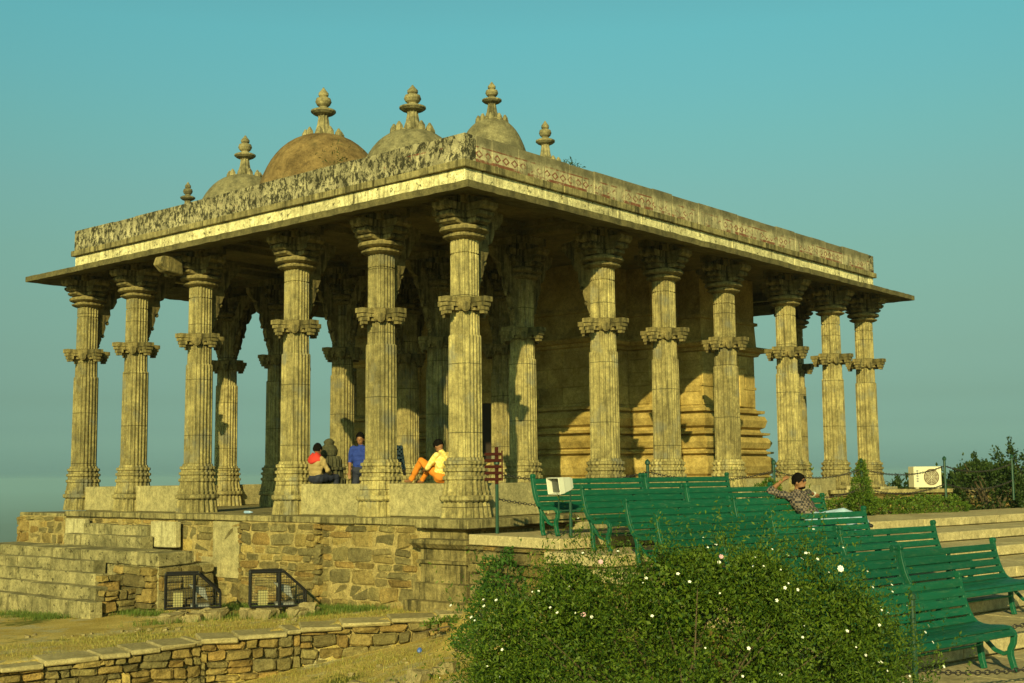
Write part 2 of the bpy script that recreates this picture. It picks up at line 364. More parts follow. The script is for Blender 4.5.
def rubble_run(mb, p0, p1, zb0, zb1, zt0, zt1, depth=.10, hmin=.13, hmax=.30, wmin=.18, wmax=.62):
    """face of irregular courses from p0 to p1 with varying bottom and top"""
    p0 = Vector(p0); p1 = Vector(p1); L = (p1-p0).length; u = (p1-p0).normalized()
    zmin = min(zb0, zb1); z = zmin; ztop = max(zt0, zt1)
    while z < ztop-.03:
        hh = random.uniform(hmin, hmax); s = -random.uniform(0, .3)
        while s < L:
            w = random.uniform(wmin, wmax)*(1 if hh > .15 else .9); a = max(s, 0); b = min(s+w, L)
            if b-a > .06:
                mid = (a+b)/2; tt = mid/L; zt = zt0+(zt1-zt0)*tt; zb = zb0+(zb1-zb0)*tt
                lo = z; hi = min(z+hh, zt)
                if hi-lo > .04 and hi > zb:
                    c = p0+u*mid
                    if random.random() < .3 and hi-lo > .17:
                        zm = (lo+hi)/2+random.uniform(-.02, .02)
                        for (q0, q1) in ((lo, zm), (zm, hi)):
                            stone_blob(mb, c.x, c.y, (q0+q1)/2, u, (b-a)/2-.014, depth*random.uniform(.8, 1.15), (q1-q0)/2-.008)
                    else:
                        stone_blob(mb, c.x, c.y, (lo+hi)/2+random.uniform(-.01, .01), u, (b-a)/2-.014, depth*random.uniform(.75, 1.25), (hi-lo)/2-.013)
            s += w
        z += hh
# retaining wall
rw = empty('retaining_wall', (WALL[2][0], WALL[2][1], -2.8)); o_ = Vector(rw.location)
tag(rw, 'low dry-stone retaining wall with flat coping running across the left foreground', 'wall')
mb = MB(); cp = MB(); core = MB()
lowz = [-3.3, -3.1, -2.95, -2.65, -2.4, -2.0, -1.9]
for i in range(len(WALL)-1):
    a, b = WALL[i], WALL[i+1]
    n = Vector((b[1]-a[1], a[0]-b[0], 0)).normalized()*.0
    rubble_run(mb, (a[0]-o_.x, a[1]-o_.y, 0), (b[0]-o_.x, b[1]-o_.y, 0), lowz[i]-o_.z, lowz[i+1]-o_.z, a[2]-.07-o_.z, b[2]-.07-o_.z, depth=.10, hmin=.09, hmax=.22, wmin=.14, wmax=.5)
    u = (Vector((b[0], b[1], 0))-Vector((a[0], a[1], 0))); L = u.length; u.normalize(); nn = Vector((-u.y, u.x, 0))
    q = [Vector((a[0], a[1], 0))+nn*.03, Vector((b[0], b[1], 0))+nn*.03, Vector((b[0], b[1], 0))+nn*.6, Vector((a[0], a[1], 0))+nn*.6]
    zs_ = [a[2], b[2], b[2], a[2]]
    core.add([(p.x-o_.x, p.y-o_.y, -3.4-o_.z) for p in q]+[(p.x-o_.x, p.y-o_.y, z-.075-o_.z) for p, z in zip(q, zs_)], [(0, 1, 5, 4), (4, 5, 6, 7), (1, 2, 6, 5), (2, 3, 7, 6), (3, 0, 4, 7)])
    s = 0
    while s < L-.02:
        w = min(random.uniform(.45, .95), L-s); m_ = s+w/2; t_ = m_/L; c = Vector((a[0], a[1], 0))+u*m_+nn*.24
        zc = a[2]+(b[2]-a[2])*t_-o_.z; jj = lambda: random.uniform(-.025, .025); vs = []
        for zz_ in (-.075, -.0+random.uniform(-.01, .01)):
            for (p_, q_) in ((-w/2+.004, -.40), (w/2-.004, -.40), (w/2-.004, .40), (-w/2+.004, .40)):
                P_ = c+u*(p_)+nn*(q_+jj()*1.5); vs.append((P_.x-o_.x, P_.y-o_.y, zc+zz_+jj()*.25))
        cp.add(vs, [(3, 2, 1, 0), (4, 5, 6, 7), (0, 1, 5, 4), (1, 2, 6, 5), (2, 3, 7, 6), (3, 0, 4, 7)]); s += w
mb.build('rubble_face', M['rubble'], rw); cp.build('coping', stone('coping_stone', (.30, .25, .12), (.44, .37, .19), stain=.4, isl=.15, sc=2, streak=False), rw, bevel=.018); core.build('mortar_core', M['mortar'], rw)

# ------------------------------------------------------------ the temple (local x = along the right face, y = along the left face)
T = empty('stone_temple', TC, RZ)
tag(T, 'open pillared stone temple with small domes and a deep eave on a rubble platform', 'temple')
bL = np.array([2.5900, 2.9957, 3.9452, 2.9957, 2.5900])*.87; bR = np.array([5.0053, 2.7232, 3.0774, 3.6121, 3.0414, 2.4855])*.87
Lp = [0]+list(np.cumsum(bL)); Rp = [0]+list(np.cumsum(bR)); LE, RE = Lp[-1], Rp[-1]
# --- column
def sect(w, z, rib=.03, n=3.0, k=40, pat=4):
    out = []
    for j in range(k*2):
        a = 2*math.pi*j/(k*2)+.001; c, s = math.cos(a), math.sin(a)
        r = w/((abs(c)**n+abs(s)**n)**(1/n))
        if (j // 2) % 2: r -= rib
        out.append((r*c, r*s, z))
    return out
def loftst(mb, prof, **kw):
    mb.loft([sect(w, z, **kw) for z, w in prof])
shaft = MB(); loftst(shaft, [(1.09, .265), (1.11, .278), (3.33, .27), (3.355, .262), (3.36, .245), (3.80, .240)], rib=.027, n=3.2)
ushaft = MB(); loftst(ushaft, [(3.80, .238), (4.87, .235), (4.875, .215), (4.895, .215), (4.90, .235), (5.16, .235)], rib=.022, n=3.2)
shaft.v += [];
nv = len(shaft.v); shaft.add(ushaft.v, ushaft.f)
base = MB()
loftst(base, [(0, .415), (.24, .385), (.30, .365)], rib=.035, n=3.4)
loftst(base, [(.30, .40), (.33, .425), (.39, .425), (.41, .39)], rib=.012, n=3.4)
loftst(base, [(.41, .375), (.47, .385), (.50, .365), (.62, .35)], rib=.034, n=3.4)
loftst(base, [(.62, .35), (.68, .345), (.70, .375), (.755, .375), (.77, .335), (.83, .335), (.85, .37), (.90, .37), (.915, .325), (.96, .325), (.975, .355), (1.03, .355), (1.045, .305), (1.095, .295)], rib=.022, n=3.2)
ring = MB()
for k in range(4):
    a = k*math.pi/2; c, s = math.cos(a), math.sin(a)
    def rt(x, y, z): return (x*c-y*s, x*s+y*c, z)
    for (x0, x1, hw, z0, z1) in ((.2, .60, .15, 3.945, 4.04), (.2, .57, .13, 3.87, 3.943), (.42, .54, .11, 3.79, 3.868), (.44, .52, .08, 3.73, 3.788), (.2, .33, .11, 3.80, 3.858)):
        vs = [rt(x, y, z) for z in (z0, z1) for x, y in ((x0, -hw), (x1, -hw*.7), (x1, hw*.7), (x0, hw))]
        ring.add(vs, [(3, 2, 1, 0), (4, 5, 6, 7), (0, 1, 5, 4), (1, 2, 6, 5), (2, 3, 7, 6), (3, 0, 4, 7)])
    # disc hanging on the diagonal
    d = math.sqrt(.5)*.34; n_ = 12; e = Vector((math.cos(a+math.pi/4), math.sin(a+math.pi/4), 0)); tn = Vector((-e.y, e.x, 0))
    rr = []
    for off, rd in ((.26, .085), (.385, .085), (.41, .05)):
        rr.append([tuple(e*off+tn*(rd*math.cos(2*math.pi*i/n_))+Vector((0, 0, 3.86+rd*1.15*math.sin(2*math.pi*i/n_)))) for i in range(n_)])
    ring.loft(rr)
loftst(ring, [(3.80, .27), (3.84, .30), (3.93, .33), (4.035, .335), (4.06, .28)], rib=.01, n=3)
cap = MB()
def rsec(w, z, n=2.6): return sect(w, z, rib=.006, n=n)
cap.loft([rsec(w, z) for z, w in [(5.14, .25), (5.16, .31), (5.19, .37), (5.22, .38), (5.235, .32), (5.265, .31), (5.28, .37), (5.31, .43), (5.35, .435), (5.385, .41), (5.395, .33), (5.42, .32)]])
arms = MB()
for k in range(4):
    a = k*math.pi/2; c, s = math.cos(a), math.sin(a)
    def rt(x, y, z): return (x*c-y*s, x*s+y*c, z)
    for i, (x1, hw, z0, z1) in enumerate(((.47, .19, 5.42, 5.50), (.44, .17, 5.50, 5.53), (.56, .20, 5.53, 5.63), (.52, .18, 5.63, 5.66), (.66, .205, 5.66, 5.80))):
        e = .0015*i
        pr = [(.18, z0), (x1-.07, z0), (x1, z0+(z1-z0)*.45), (x1, z1), (.18, z1)]
        arms.loft([[rt(x, -hw-e, z) for x, z in pr], [rt(x, hw+e, z) for x, z in pr]])
blk = MB(); blk.box(-.34, .34, -.34, .34, 5.802, 5.999)
blk.box(-.40, .40, -.40, .40, 5.93, 6.10)
cap.add(arms.v, arms.f); cap.add(blk.v, blk.f)
strut = MB()   # carved bracket towards +x
so_ = [(.2, 4.32), (.30, 4.20), (.36, 4.34), (.345, 4.46), (.42, 4.50), (.47, 4.66), (.45, 4.80), (.53, 4.84), (.60, 5.0), (.585, 5.14), (.68, 5.18), (.78, 5.36), (.77, 5.44), (.90, 5.5), (1.02, 5.66), (1.05, 5.80), (.64, 5.86), (.2, 5.5)]
strut.prism(so_, 'y', -.075, .075)
strut.lathe([(4.12, .02), (4.16, .05), (4.21, .035), (4.24, .065), (4.30, .04)], 10, (.30, 0))
strut.lathe([(4.40, .02), (4.44, .05), (4.50, .03)], 10, (.43, 0)); strut.lathe([(4.74, .02), (4.78, .05), (4.85, .03)], 10, (.55, 0))
meshes = {}
def part(key, mbx, mat, parent, name, loc=None, rz=0, bevel=0):
    if key not in meshes:
        o = mbx.build(name, mat, parent, loc, bevel=bevel); meshes[key] = o.data
    else: o = link(name, meshes[key], parent, loc)
    o.rotation_euler = (0, 0, rz); return o
seen_cols = []
def column(r, l, struts=(), first=False):
    c = part('shaft', shaft, M['column'], T, 'column', (r, l, 0))
    part('base', base, M['column'], c, 'column_base'); part('ring', ring, M['capital'], c, 'bracket_ring'); part('cap', cap, M['capital'], c, 'capital')
    for a in struts: part('strut', strut, M['capital'], c, 'strut', rz=a)
    return c
PI = math.pi
for i, l in enumerate(Lp):
    column(0, l, (0,))
    column(Rp[1], l, ((0, PI/2, PI, -PI/2) if i > 2 else (0, PI)) if 0 < i < 5 else ((PI/2,) if i == 0 else (-PI/2, 0, PI)))
for r in Rp[2:]:
    column(r, 0, ()); column(r, LE, (-PI/2,))
for l in Lp[1:-1]: column(Rp[-1], l, (PI,))
for l in (Lp[2], Lp[3]): column(6.7, l, (0, PI))
# the broken outward arm under the eave of the fourth column
mb = MB(); mb.prism([(-.6, 5.42), (-1.0, 5.46), (-1.18, 5.62), (-1.12, 5.80), (-.62, 5.80)], 'y', -.17, .17); mb.prism([(-.5, 5.41), (-.72, 5.43), (-.72, 5.52), (-.5, 5.52)], 'y', .25, .42)
mb.build('eave_bracket', M['capital'], T, (0, Lp[3], -.06), bevel=.02)
# --- beams, ceiling
bm_ = MB()
bz0, bz1 = 6.102, 6.34
def beam(r0, r1, l0, l1, z0=bz0, z1=bz1): bm_.box(r0, r1, l0, l1, z0, z1)
hw = .20
for i in range(5):
    beam(-hw, hw, Lp[i]+.003, Lp[i+1]-.003); beam(Rp[1]-hw, Rp[1]+hw, Lp[i]+.003, Lp[i+1]-.003); beam(Rp[-1]-hw, Rp[-1]+hw, Lp[i]+.003, Lp[i+1]-.003)
for l in (0, LE):
    for i in range(6): beam(Rp[i]+hw+.003, Rp[i+1]-hw-.003, l-hw, l+hw)
for l in Lp[1:-1]: beam(hw+.003, Rp[1]-hw-.003, l-hw, l+hw)
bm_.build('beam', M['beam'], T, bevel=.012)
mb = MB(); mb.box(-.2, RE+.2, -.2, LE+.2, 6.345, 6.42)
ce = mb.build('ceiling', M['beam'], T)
# coffers: stepped rings under the ceiling in the porch
mb = MB()
for i in range(5):
    for (a0, a1) in ((.35, 6.26),):
        r0, r1, l0, l1 = hw+.02, Rp[1]-hw-.02, Lp[i]+hw+.02, Lp[i+1]-hw-.02
        for st, z in ((.28, 6.23), (.56, 6.29)):
            mb.box(r0, r1, l0, l0+st, z, 6.343); mb.box(r0, r1, l1-st, l1, z, 6.343); mb.box(r0, r0+st, l0+st+.002, l1-st-.002, z, 6.343); mb.box(r1-st, r1, l0+st+.002, l1-st-.002, z, 6.343)
            break
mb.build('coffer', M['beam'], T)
# --- eave: sloping slabs, scalloped edge, on four sides
def ringbox(mb, o0, o1, z0, z1, n=1): pass
def side_pts(k, off, s):
    """point on side k (0 front r=-off, 1 right l=-off, 2 back, 3 left) with parameter s along 0..1"""
    if k == 0: return (-off, -off+(LE+2*off)*s)
    if k == 1: return (-off+(RE+2*off)*s, -off)
    if k == 2: return (RE+off, -off+(LE+2*off)*s)
    return (-off+(RE+2*off)*s, LE+off)
OE, OI = 1.126, .10
ev = MB(); edge = MB()
for k in range(4):
    L = (LE if k in (0, 2) else RE)+2*OE; n = int(L/.16)
    prev = None
    for i in range(n+1):
        s = i/n; blk_ = int(s*L/1.15); wob = (.006*math.sin(i*1.9)+.012*random.uniform(-1, 1)+.012*(hsh(blk_, k)-.5)) if 0 < i < n else 0
        o = side_pts(k, OE+wob, s); q = side_pts(k, OI, s); mth = side_pts(k, (OE+OI)/2, s)
        zz = .005*random.uniform(-1, 1)+.012*(hsh(blk_, k, 3)-.5) if 0 < i < n else 0
        cur = [(o[0], o[1], 5.815+zz), (mth[0], mth[1], 5.90), (q[0], q[1], 6.00), (q[0], q[1], 6.098), (mth[0], mth[1], 5.99), (o[0], o[1], 5.945+zz)]
        if prev is not None:
            b0 = len(ev.v); ev.v += prev+cur
            for a in range(6):
                ev.f.append((b0+a, b0+(a+1) % 6, b0+6+(a+1) % 6, b0+6+a)); ev.m.append(0)
        prev = cur
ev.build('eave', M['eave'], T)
# fascia, ledge, parapet: blocks with real joints
def ring_blocks(off, thick, z0, z1, bl, gap, jit, names, mats, bev=.008, tj=0):
    for k in range(4):
        mb = MB(); L = (LE if k in (0, 2) else RE)+2*off; s = 0
        while s < L-.01:
            w = min(bl*random.uniform(.8, 1.2), L-s)
            if L-s-w < bl*.4: w = L-s
            a, b = s, s+w; j = random.uniform(-jit, jit); tz = random.uniform(-tj, tj)
            a2 = a+gap; b2 = b-gap
            # mitre: front/back own the corners
            if k in (1, 3):
                a2 = max(a2, thick+.002); b2 = min(b2, L-thick-.002)
            if b2-a2 > .02:
                if k == 0: mb.box(-off+j, -off+thick, -off+a2, -off+b2, z0, z1+tz)
                if k == 1: mb.box(-off+a2, -off+b2, -off+j, -off+thick, z0, z1+tz)
                if k == 2: mb.box(RE+off-thick, RE+off-j, -off+a2, -off+b2, z0, z1+tz)
                if k == 3: mb.box(-off+a2, -off+b2, LE+off-thick, LE+off-j, z0, z1+tz)
            s += w
        mb.build(names, mats[k % 2], T, bevel=bev)
ring_blocks(.25, .30, 6.10, 6.474, 1.0, .003, .008, 'fascia', (M['cream'], M['cream']))
ring_blocks(.33, .55, 6.477, 6.615, 1.3, .004, .014, 'roof_ledge', (M['ledge'], M['ledge']), tj=.006)
ring_blocks(.276, .32, 6.618, 7.14, .95, .003, .008, 'parapet', (M['par0'], M['par1']), bev=.012, tj=.014)
mb = MB(); mb.box(.05, RE-.05, .05, LE-.05, 6.43, 6.70); mb.build('roof_slab', M['slab'], T)
# --- domes with finials
def dome(r, l, rad, top, ftop, mat, fin=1.0, lowd=True):
    z0 = 6.7; H = top-z0; prof = [(z0, rad*1.04), (z0+.08, rad*1.04), (z0+.09, rad)]
    for i in range(1, 15):
        a = i/15*math.pi/2; prof.append((z0+.09+(H-.09)*math.sin(a), rad*math.cos(a)**.85))
    prof.append((top, .06))
    mb = MB()
    k = 40
    mb.loft([[(rr*math.cos(2*PI*j/k)*(1+.012*fbm(j*.5, i)), rr*math.sin(2*PI*j/k)*(1+.012*fbm(j*.5, i)), z) for j in range(k)] for i, (z, rr) in enumerate(prof)])
    d = mb.build('dome', mat, T, (r, l, 0), smooth=True)
    f = MB(); h = ftop-top; w = fin
    zz = top-.14
    f.lathe([(zz-.12, .50*w), (zz, .50*w), (zz+.02, .42*w), (zz+.10, .40*w), (zz+.12, .30*w)], 20)
    for i in range(10):
        a = 2*PI*i/10; c = (.42*w*math.cos(a), .42*w*math.sin(a))
        f.lathe([(zz-.03, .07*w), (zz+.08*w, .095*w), (zz+.17*w, .085*w), (zz+.27*w, .02)], 6, c)
    st0 = zz+.12; h = ftop-st0
    F_ = lambda t_, r_: (st0+h*t_, r_*w)
    # ribbed neck
    nk = []
    for t_, r_ in ((0, .24), (.10, .20), (.22, .155), (.38, .125), (.42, .14)):
        nk.append([((r_*w*(1 if j % 2 else .82))*math.cos(2*PI*j/20), (r_*w*(1 if j % 2 else .82))*math.sin(2*PI*j/20), st0+h*t_) for j in range(20)])
    f.loft(nk)
    f.lathe([F_(.42, .15), F_(.45, .24), F_(.49, .30), F_(.52, .30), F_(.55, .22), F_(.575, .12), F_(.60, .10), F_(.64, .16), F_(.70, .195), F_(.77, .17), F_(.80, .09), F_(.83, .12), F_(.88, .12), F_(.94, .06), F_(1.0, .012)], 18)
    f.build('finial', M['finial'], d)
dome(2.18, (Lp[2]+Lp[3])/2, 1.60, 8.88, 10.07, M['dome_brown'], 1.0)
dome(2.18, (Lp[1]+Lp[2])/2, 1.25, 8.42, 9.47, M['dome_grey'], 1.0)
dome(2.18, (Lp[3]+Lp[4])/2, 1.25, 8.42, 9.47, M['dome_grey'], .9)
dome(2.18, 1.2, .80, 8.22, 9.02, M['dome_grey'], .70)
dome(2.18, LE-1.1, .70, 7.8, 8.66, M['dome_grey'], .66)
dome(6.9, (Lp[1]+Lp[2])/2, 1.2, 8.62, 9.68, M['dome_grey'], .82)
# --- seat slabs between the columns
def slab(r0, r1, l0, l1, top, name='seat_slab', z0=.004, mat='slab', j=.008):
    cx, cy = (r0+r1)/2, (l0+l1)/2
    mb = MB(); mb.box(r0-cx, r1-cx, l0-cy, l1-cy, z0, top, j); mb.build(name, M[mat], T, (cx, cy, 0), bevel=.015)
seg = [(Lp[0], Lp[1], .63), (Lp[1], Lp[2], .62), (Lp[3], Lp[4], .60), (Lp[4], Lp[5], .58)]
for a, b, tp in seg: slab(-.17, .17, a+.40, b-.40, tp)
for i in range(6):
    a, b = Rp[i], Rp[i+1]
    if b-a > 3.5: slab(a+.40, (a+b)/2-.004, -.17, .17, .62); slab((a+b)/2+.004, b-.40, -.17, .17, .64)
    else: slab(a+.40, b-.40, -.17, .17, .62+.02*hsh(i))
    slab(a+.40, b-.40, LE-.17, LE+.17, .58)
for i, r in enumerate(Rp[3:]): slab(r-.5, r+.5, -.62, -.52, .34+.1*hsh(i, 4), 'plinth_block', 0, 'plinth_light', .01)
# --- sanctum: stepped plan, moulded wall
def offset_poly(P, d):
    n = len(P); out = []
    for i in range(n):
        p0, p1, p2 = Vector(P[i-1]), Vector(P[i]), Vector(P[(i+1) % n])
        e1 = (p1-p0).normalized(); e2 = (p2-p1).normalized()
        n1 = Vector((e1.y, -e1.x)); n2 = Vector((e2.y, -e2.x))
        out.append(tuple(p1+(n1+n2)*d if abs(e1.dot(e2)) < .5 else p1+n1*d))
    return out
plan = [(8.95, 12.8), (8.95, 3.8), (10.67, 3.8), (10.67, 3.05), (12.0, 3.05), (12.0, 2.3), (14.9, 2.3), (14.9, 3.05), (15.7, 3.05), (15.7, 3.8), (16.4, 3.8), (16.4, 12.8)]
SC = [(0, .22), (.60, .22), (.64, .30), (.66, .30), (.70, .24), (.76, .30), (.95, .34), (1.18, .31), (1.25, .22), (1.29, .22), (1.31, .32), (1.36, .33), (1.38, .22), (1.42, .20), (1.46, .26), (1.62, .31), (1.76, .24), (1.78, .16), (1.82, .16), (1.84, .27), (1.90, .28), (1.92, .14), (2.0, .12), (2.06, .20), (2.25, .24), (2.38, .20), (2.40, .10), (2.44, .10), (2.46, .20), (2.54, .21), (2.56, .04), (2.62, 0), (3.14, 0), (3.15, .035), (3.22, .035), (3.23, 0), (4.10, 0), (4.12, .10), (4.2, .12), (4.22, .26), (4.30, .34), (4.36, .30), (4.38, .06), (5.0, .03), (5.02, .10), (5.1, .10), (5.12, .02), (6.34, .02)]
mb = MB(); rings = []
for z, d in SC: rings.append([(x, y, z) for x, y in offset_poly(plan, d*1.35-.08 if z < 2.56 else d)])
mb.loft(rings, False)
sanc = mb.build('sanctum_wall', M['inner'], T)
# pilasters and block courses standing on the wall, one mesh
mb = MB()
def facet(p0, p1, edgew=.16):
    a, b = Vector(p0), Vector(p1); L = (b-a).length; u = (b-a).normalized(); n = Vector((u.y, -u.x))
    def bx(s0, s1, d, z0, z1):
        q = [a+u*s0-n*.02, a+u*s1-n*.02, a+u*s1+n*d, a+u*s0+n*d]
        mb.add([(p.x, p.y, z0) for p in q]+[(p.x, p.y, z1) for p in q], [(0, 3, 2, 1), (4, 5, 6, 7), (0, 1, 5, 4), (1, 2, 6, 5), (2, 3, 7, 6), (3, 0, 4, 7)])
    z = 2.63; i = 0
    while z < 4.06:
        h_ = min(random.choice((.36, .44, .5)), 4.09-z)
        if h_ < .1: break
        s = .03
        while s < L-.05:
            w = min(random.uniform(.5, 1.1), L-.03-s)
            if L-s-w < .3: w = L-.03-s
            bx(s+.003, s+w-.003, .025+.012*random.random(), z+.003, z+h_-.003); s += w
        z += h_
    if L > 1.2:
        for s in (L*.3, L*.7): bx(s-.12, s+.12, .09, 2.64, 4.07); bx(s-.17, s+.17, .12, 3.7, 3.8)
for i in range(len(plan)-1):
    facet(plan[i], plan[i+1])
mb.build('wall_block', M['inner'], T, bevel=.012)
# doorway of the sanctum
mb = MB(); mb.box(8.5, 8.99, 5.75, 7.35, 0, 2.5)
dl = MB()
for y0, y1 in ((5.45, 5.72), (7.38, 7.65)): dl.box(8.58, 8.68, y0, y1, .0, 2.75)
dl.box(8.57, 8.70, 5.30, 7.80, 2.752, 3.05)
dd = dl.build('door_frame', M['inner'], T, bevel=.02)
dk = MB(); dk.box(8.60, 8.66, 5.723, 7.377, .0, 2.748); dk.build('doorway_dark', plain('doorway_shade', (.03, .02, .012), .7), T)  # dark panel on the wall, coloured as the shade inside an open doorway
# --- platform
FR = -.75
pf = MB(); pf.box(FR+.02, RE+.8, -.63, LE+1.6, -2.3, -.13)
pf.box(FR-.10, FR+.015, 3.25, 5.5, -2.3, -.13); pf.build('platform_core', M['mortar'], T)
mb = MB()
def ledge_run(mb, x0, x1, y0, y1, z0, z1, along, bl=.9, j=.012):
    a, b = (y0, y1) if along == 'y' else (x0, x1); s = a
    while s < b-.01:
        w = min(random.uniform(.7, 1.3)*bl, b-s)
        if b-s-w < .3: w = b-s
        if along == 'y': mb.box(x0+random.uniform(-.02, .02), x1, s+.004, s+w-.004, z0, z1+random.uniform(-.005, .001), j*.5)
        else: mb.box(s+.004, s+w-.004, y0+random.uniform(-.02, .02), y1, z0, z1+random.uniform(-.005, .001), j*.5)
        s += w
ledge_run(mb, FR-.06, .62, .45, 7.6, -.125, 0, 'y'); ledge_run(mb, FR-.06, .62, 7.6, 12.6, -.125, 0, 'y')
ledge_run(mb, FR-.16, .62, -.9, .447, -.16, 0, 'y', 1.2)
ledge_run(mb, .625, RE+.9, -.85, -.53, -.14, 0, 'x')
mb.box(.625, RE+.9, -.527, LE+.9, -.12, -.003); mb.box(FR+.05, .62, 12.605, 15.0, -.3, -.06, .02)
mb.build('platform_floor', M['ledge'], T, bevel=.014)
# rubble front
mb = MB()
def rr(r0, l0, r1, l1, zb, zt, **k): rubble_run(mb, (r0, l0, 0), (r1, l1, 0), zb, zb, zt, zt, **k)
rr(FR+.08, .5, FR+.08, 3.2, -2.2, -.14, depth=.085, wmin=.25, wmax=.7)
rr(FR-.04, 3.2, FR-.04, 5.55, -2.2, -.14, depth=.09, wmin=.25, wmax=.75)
rr(FR+.09, 5.55, FR+.09, 15.0, -2.3, -.14, depth=.09, wmin=.25, wmax=.7)
rr(FR-.12, 3.2, FR+.1, 3.2, -2.2, -.14); rr(FR-.12, 5.55, FR+.1, 5.55, -2.2, -.14)
rr(FR+.02, 15.0, 3, 15.0, -2.3, -.14)
mb.build('platform_rubble', M['rubble'], T)
mb = MB(); mb.box(FR-.02, FR+.05, 5.7, 6.6, -1.3, -.15, .01); mb.box(FR+.0, FR+.06, 6.62, 7.3, -2.1, -.9, .01); mb.build('plaster_patch', M['slab'], T)
# moulded corner block
mb = MB(); cps = [(FR-.12, .30), (FR-.12, -.80), (2.2, -.80), (2.2, .30)]
rings = []
for z, d in [(-2.2, .22), (-1.42, .22), (-1.40, .10), (-1.12, .10), (-1.10, .0), (-.78, .0), (-.77, .06), (-.72, .06), (-.71, .0), (-.52, .0), (-.50, .08), (-.42, .16), (-.35, .13), (-.34, -.12), (-.22, -.12), (-.17, .02)]:
    rings.append([(x, y, z) for x, y in offset_poly(cps, d)])
mb.loft(rings, False); mb.build('corner_plinth', M['capital'], T)
# right side base under the slabs
mb = MB()
ledge_run(mb, 2.3, RE+.9, -.95, -.6, -.75, -.42, 'x', 1.1); ledge_run(mb, 2.3, RE+.9, -.88, -.6, -.415, -.145, 'x', 1.1)
mb.build('side_plinth', M['slab'], T, bevel=.02)
# --- stairs: upper flight, landing, lower flight
mb = MB()
def step(r0, r1, l0, l1, z0, z1): ledge_run(mb, r0, r1, l0, l1, z0, z1, 'y', .8, .034)
step(-1.05, FR-.063, 8.65, 11.3, -.8, -.27); step(-1.38, -1.053, 8.4, 11.6, -.8, -.50)
step(-2.25, -1.383, 6.4, 14.0, -1.0, -.74)
mb.box(-2.2, -.9, 6.45, 14.0, -2.3, -1.003)
step(-2.55, -2.253, 8.3, 13.3, -1.3, -.95); step(-2.85, -2.553, 7.7, 14.2, -1.5, -1.17); step(-3.15, -2.853, 7.2, 15, -1.75, -1.40); step(-3.45, -3.153, 6.9, 15.6, -2.2, -1.64)
mb.box(-3.1, -2.25, 7.9, 14, -2.3, -1.42); mb.box(-2.8, -2.25, 8.3, 14, -2.3, -1.19)
mb.build('stairs', M['steps'], T, bevel=.014)
slab(-1.00, -.85, 7.65, 8.6, -.17, 'stair_block', -.737, 'plinth_light', .012); slab(-1.00, -.85, 11.35, 12.2, -.17, 'stair_block', -.737, 'plinth_light', .012)
mb = MB()
rubble_run(mb, (-2.27, 6.45, 0), (-2.27, 7.9, 0), -2.2, -2.2, -1.02, -1.02, depth=.09, hmin=.16, hmax=.3, wmin=.35, wmax=.9)
rubble_run(mb, (-.9, 6.4, 0), (-2.2, 6.4, 0), -2.2, -2.2, -1.02, -1.02, depth=.08, hmin=.16, hmax=.3, wmin=.35, wmax=.8)
rubble_run(mb, (-2.3, 7.62, 0), (-2.85, 7.62, 0), -2.1, -2.1, -1.2, -1.2, depth=.1); rubble_run(mb, (-2.3, 7.1, 0), (-3.1, 7.1, 0), -2.1, -2.1, -1.45, -1.45, depth=.1)
mb.build('landing_rubble', M['rubble'], T)

# low wall left of the stairs
w2 = empty('low_wall', (-12.6, 29.2, -2.0), RZ+PI/2); tag(w2, 'short rough stone wall at the left edge beyond the stairs', 'wall')
mb = MB(); rubble_run(mb, (-.5, 0, 0), (4.5, 0, 0), -.6, -.6, 1.15, 1.15, depth=.2); mb.box(-.5, 4.5, .05, .45, -.6, 1.13); mb.build('rubble_face', M['rubble'], w2)

# ------------------------------------------------------------ terraces with benches
RAKE = [(-1.05 if i == 0 else -.22)+1.25*i for i in range(8)]
ter = empty('terrace', ROW0, math.atan2(B.y, B.x))
tag(ter, kind='structure')
mb = MB(); mc = MB(); mr = MB()
def rowz(k): return -.14-.167*k
for k in range(7):
    y1 = -(RAKE[k]); y0 = -(RAKE[k+1]); z = rowz(k); s = -.45-(.3*k if k < 6 else 2.0); e = 24
    while s < e:
        w = random.uniform(1.0, 1.5); mb.box(s+.003, s+w-.003, y0+random.uniform(-.008, .008), y1-.003, z-.155, z, .003); s += w
    mc.box(-.38-(.3*k if k < 6 else 1.9), e, y0+.06, y1, -2.2, z-.158)
    xs_ = -.45-(.3*k if k < 6 else 2.0)
    rubble_run(mr, (xs_+.08, y1, 0), (xs_+.08, y0-.05, 0), -2.1, -2.1, z-.16, z-.16, depth=.12)
    if k == 5: rubble_run(mr, (-3.9, y0+.1, 0), (-1.7, y0+.1, 0), -2.1, -2.1, z-.33, z-.33, depth=.1)
s = -3.2
mb.build('terrace_steps', M['paving'], ter, bevel=.01); mc.build('terrace_core', M['mortar'], ter); mr.build('terrace_rubble', M['rubble'], ter)
# lower paving in front of the last row
mb = MB(); s = -6.8
for j in range(6):
    s = -4.4+.2*j
    while s < 12:
        w = random.uniform(.9, 1.4); y0 = -8.53-j*.62; mb.box(s+.003, s+w-.003, y0-.615, y0-.003, -1.6, rowz(7)+random.uniform(-.004, .004)); s += w
mb.build('terrace_paving', M['paving'], ter, bevel=.008)

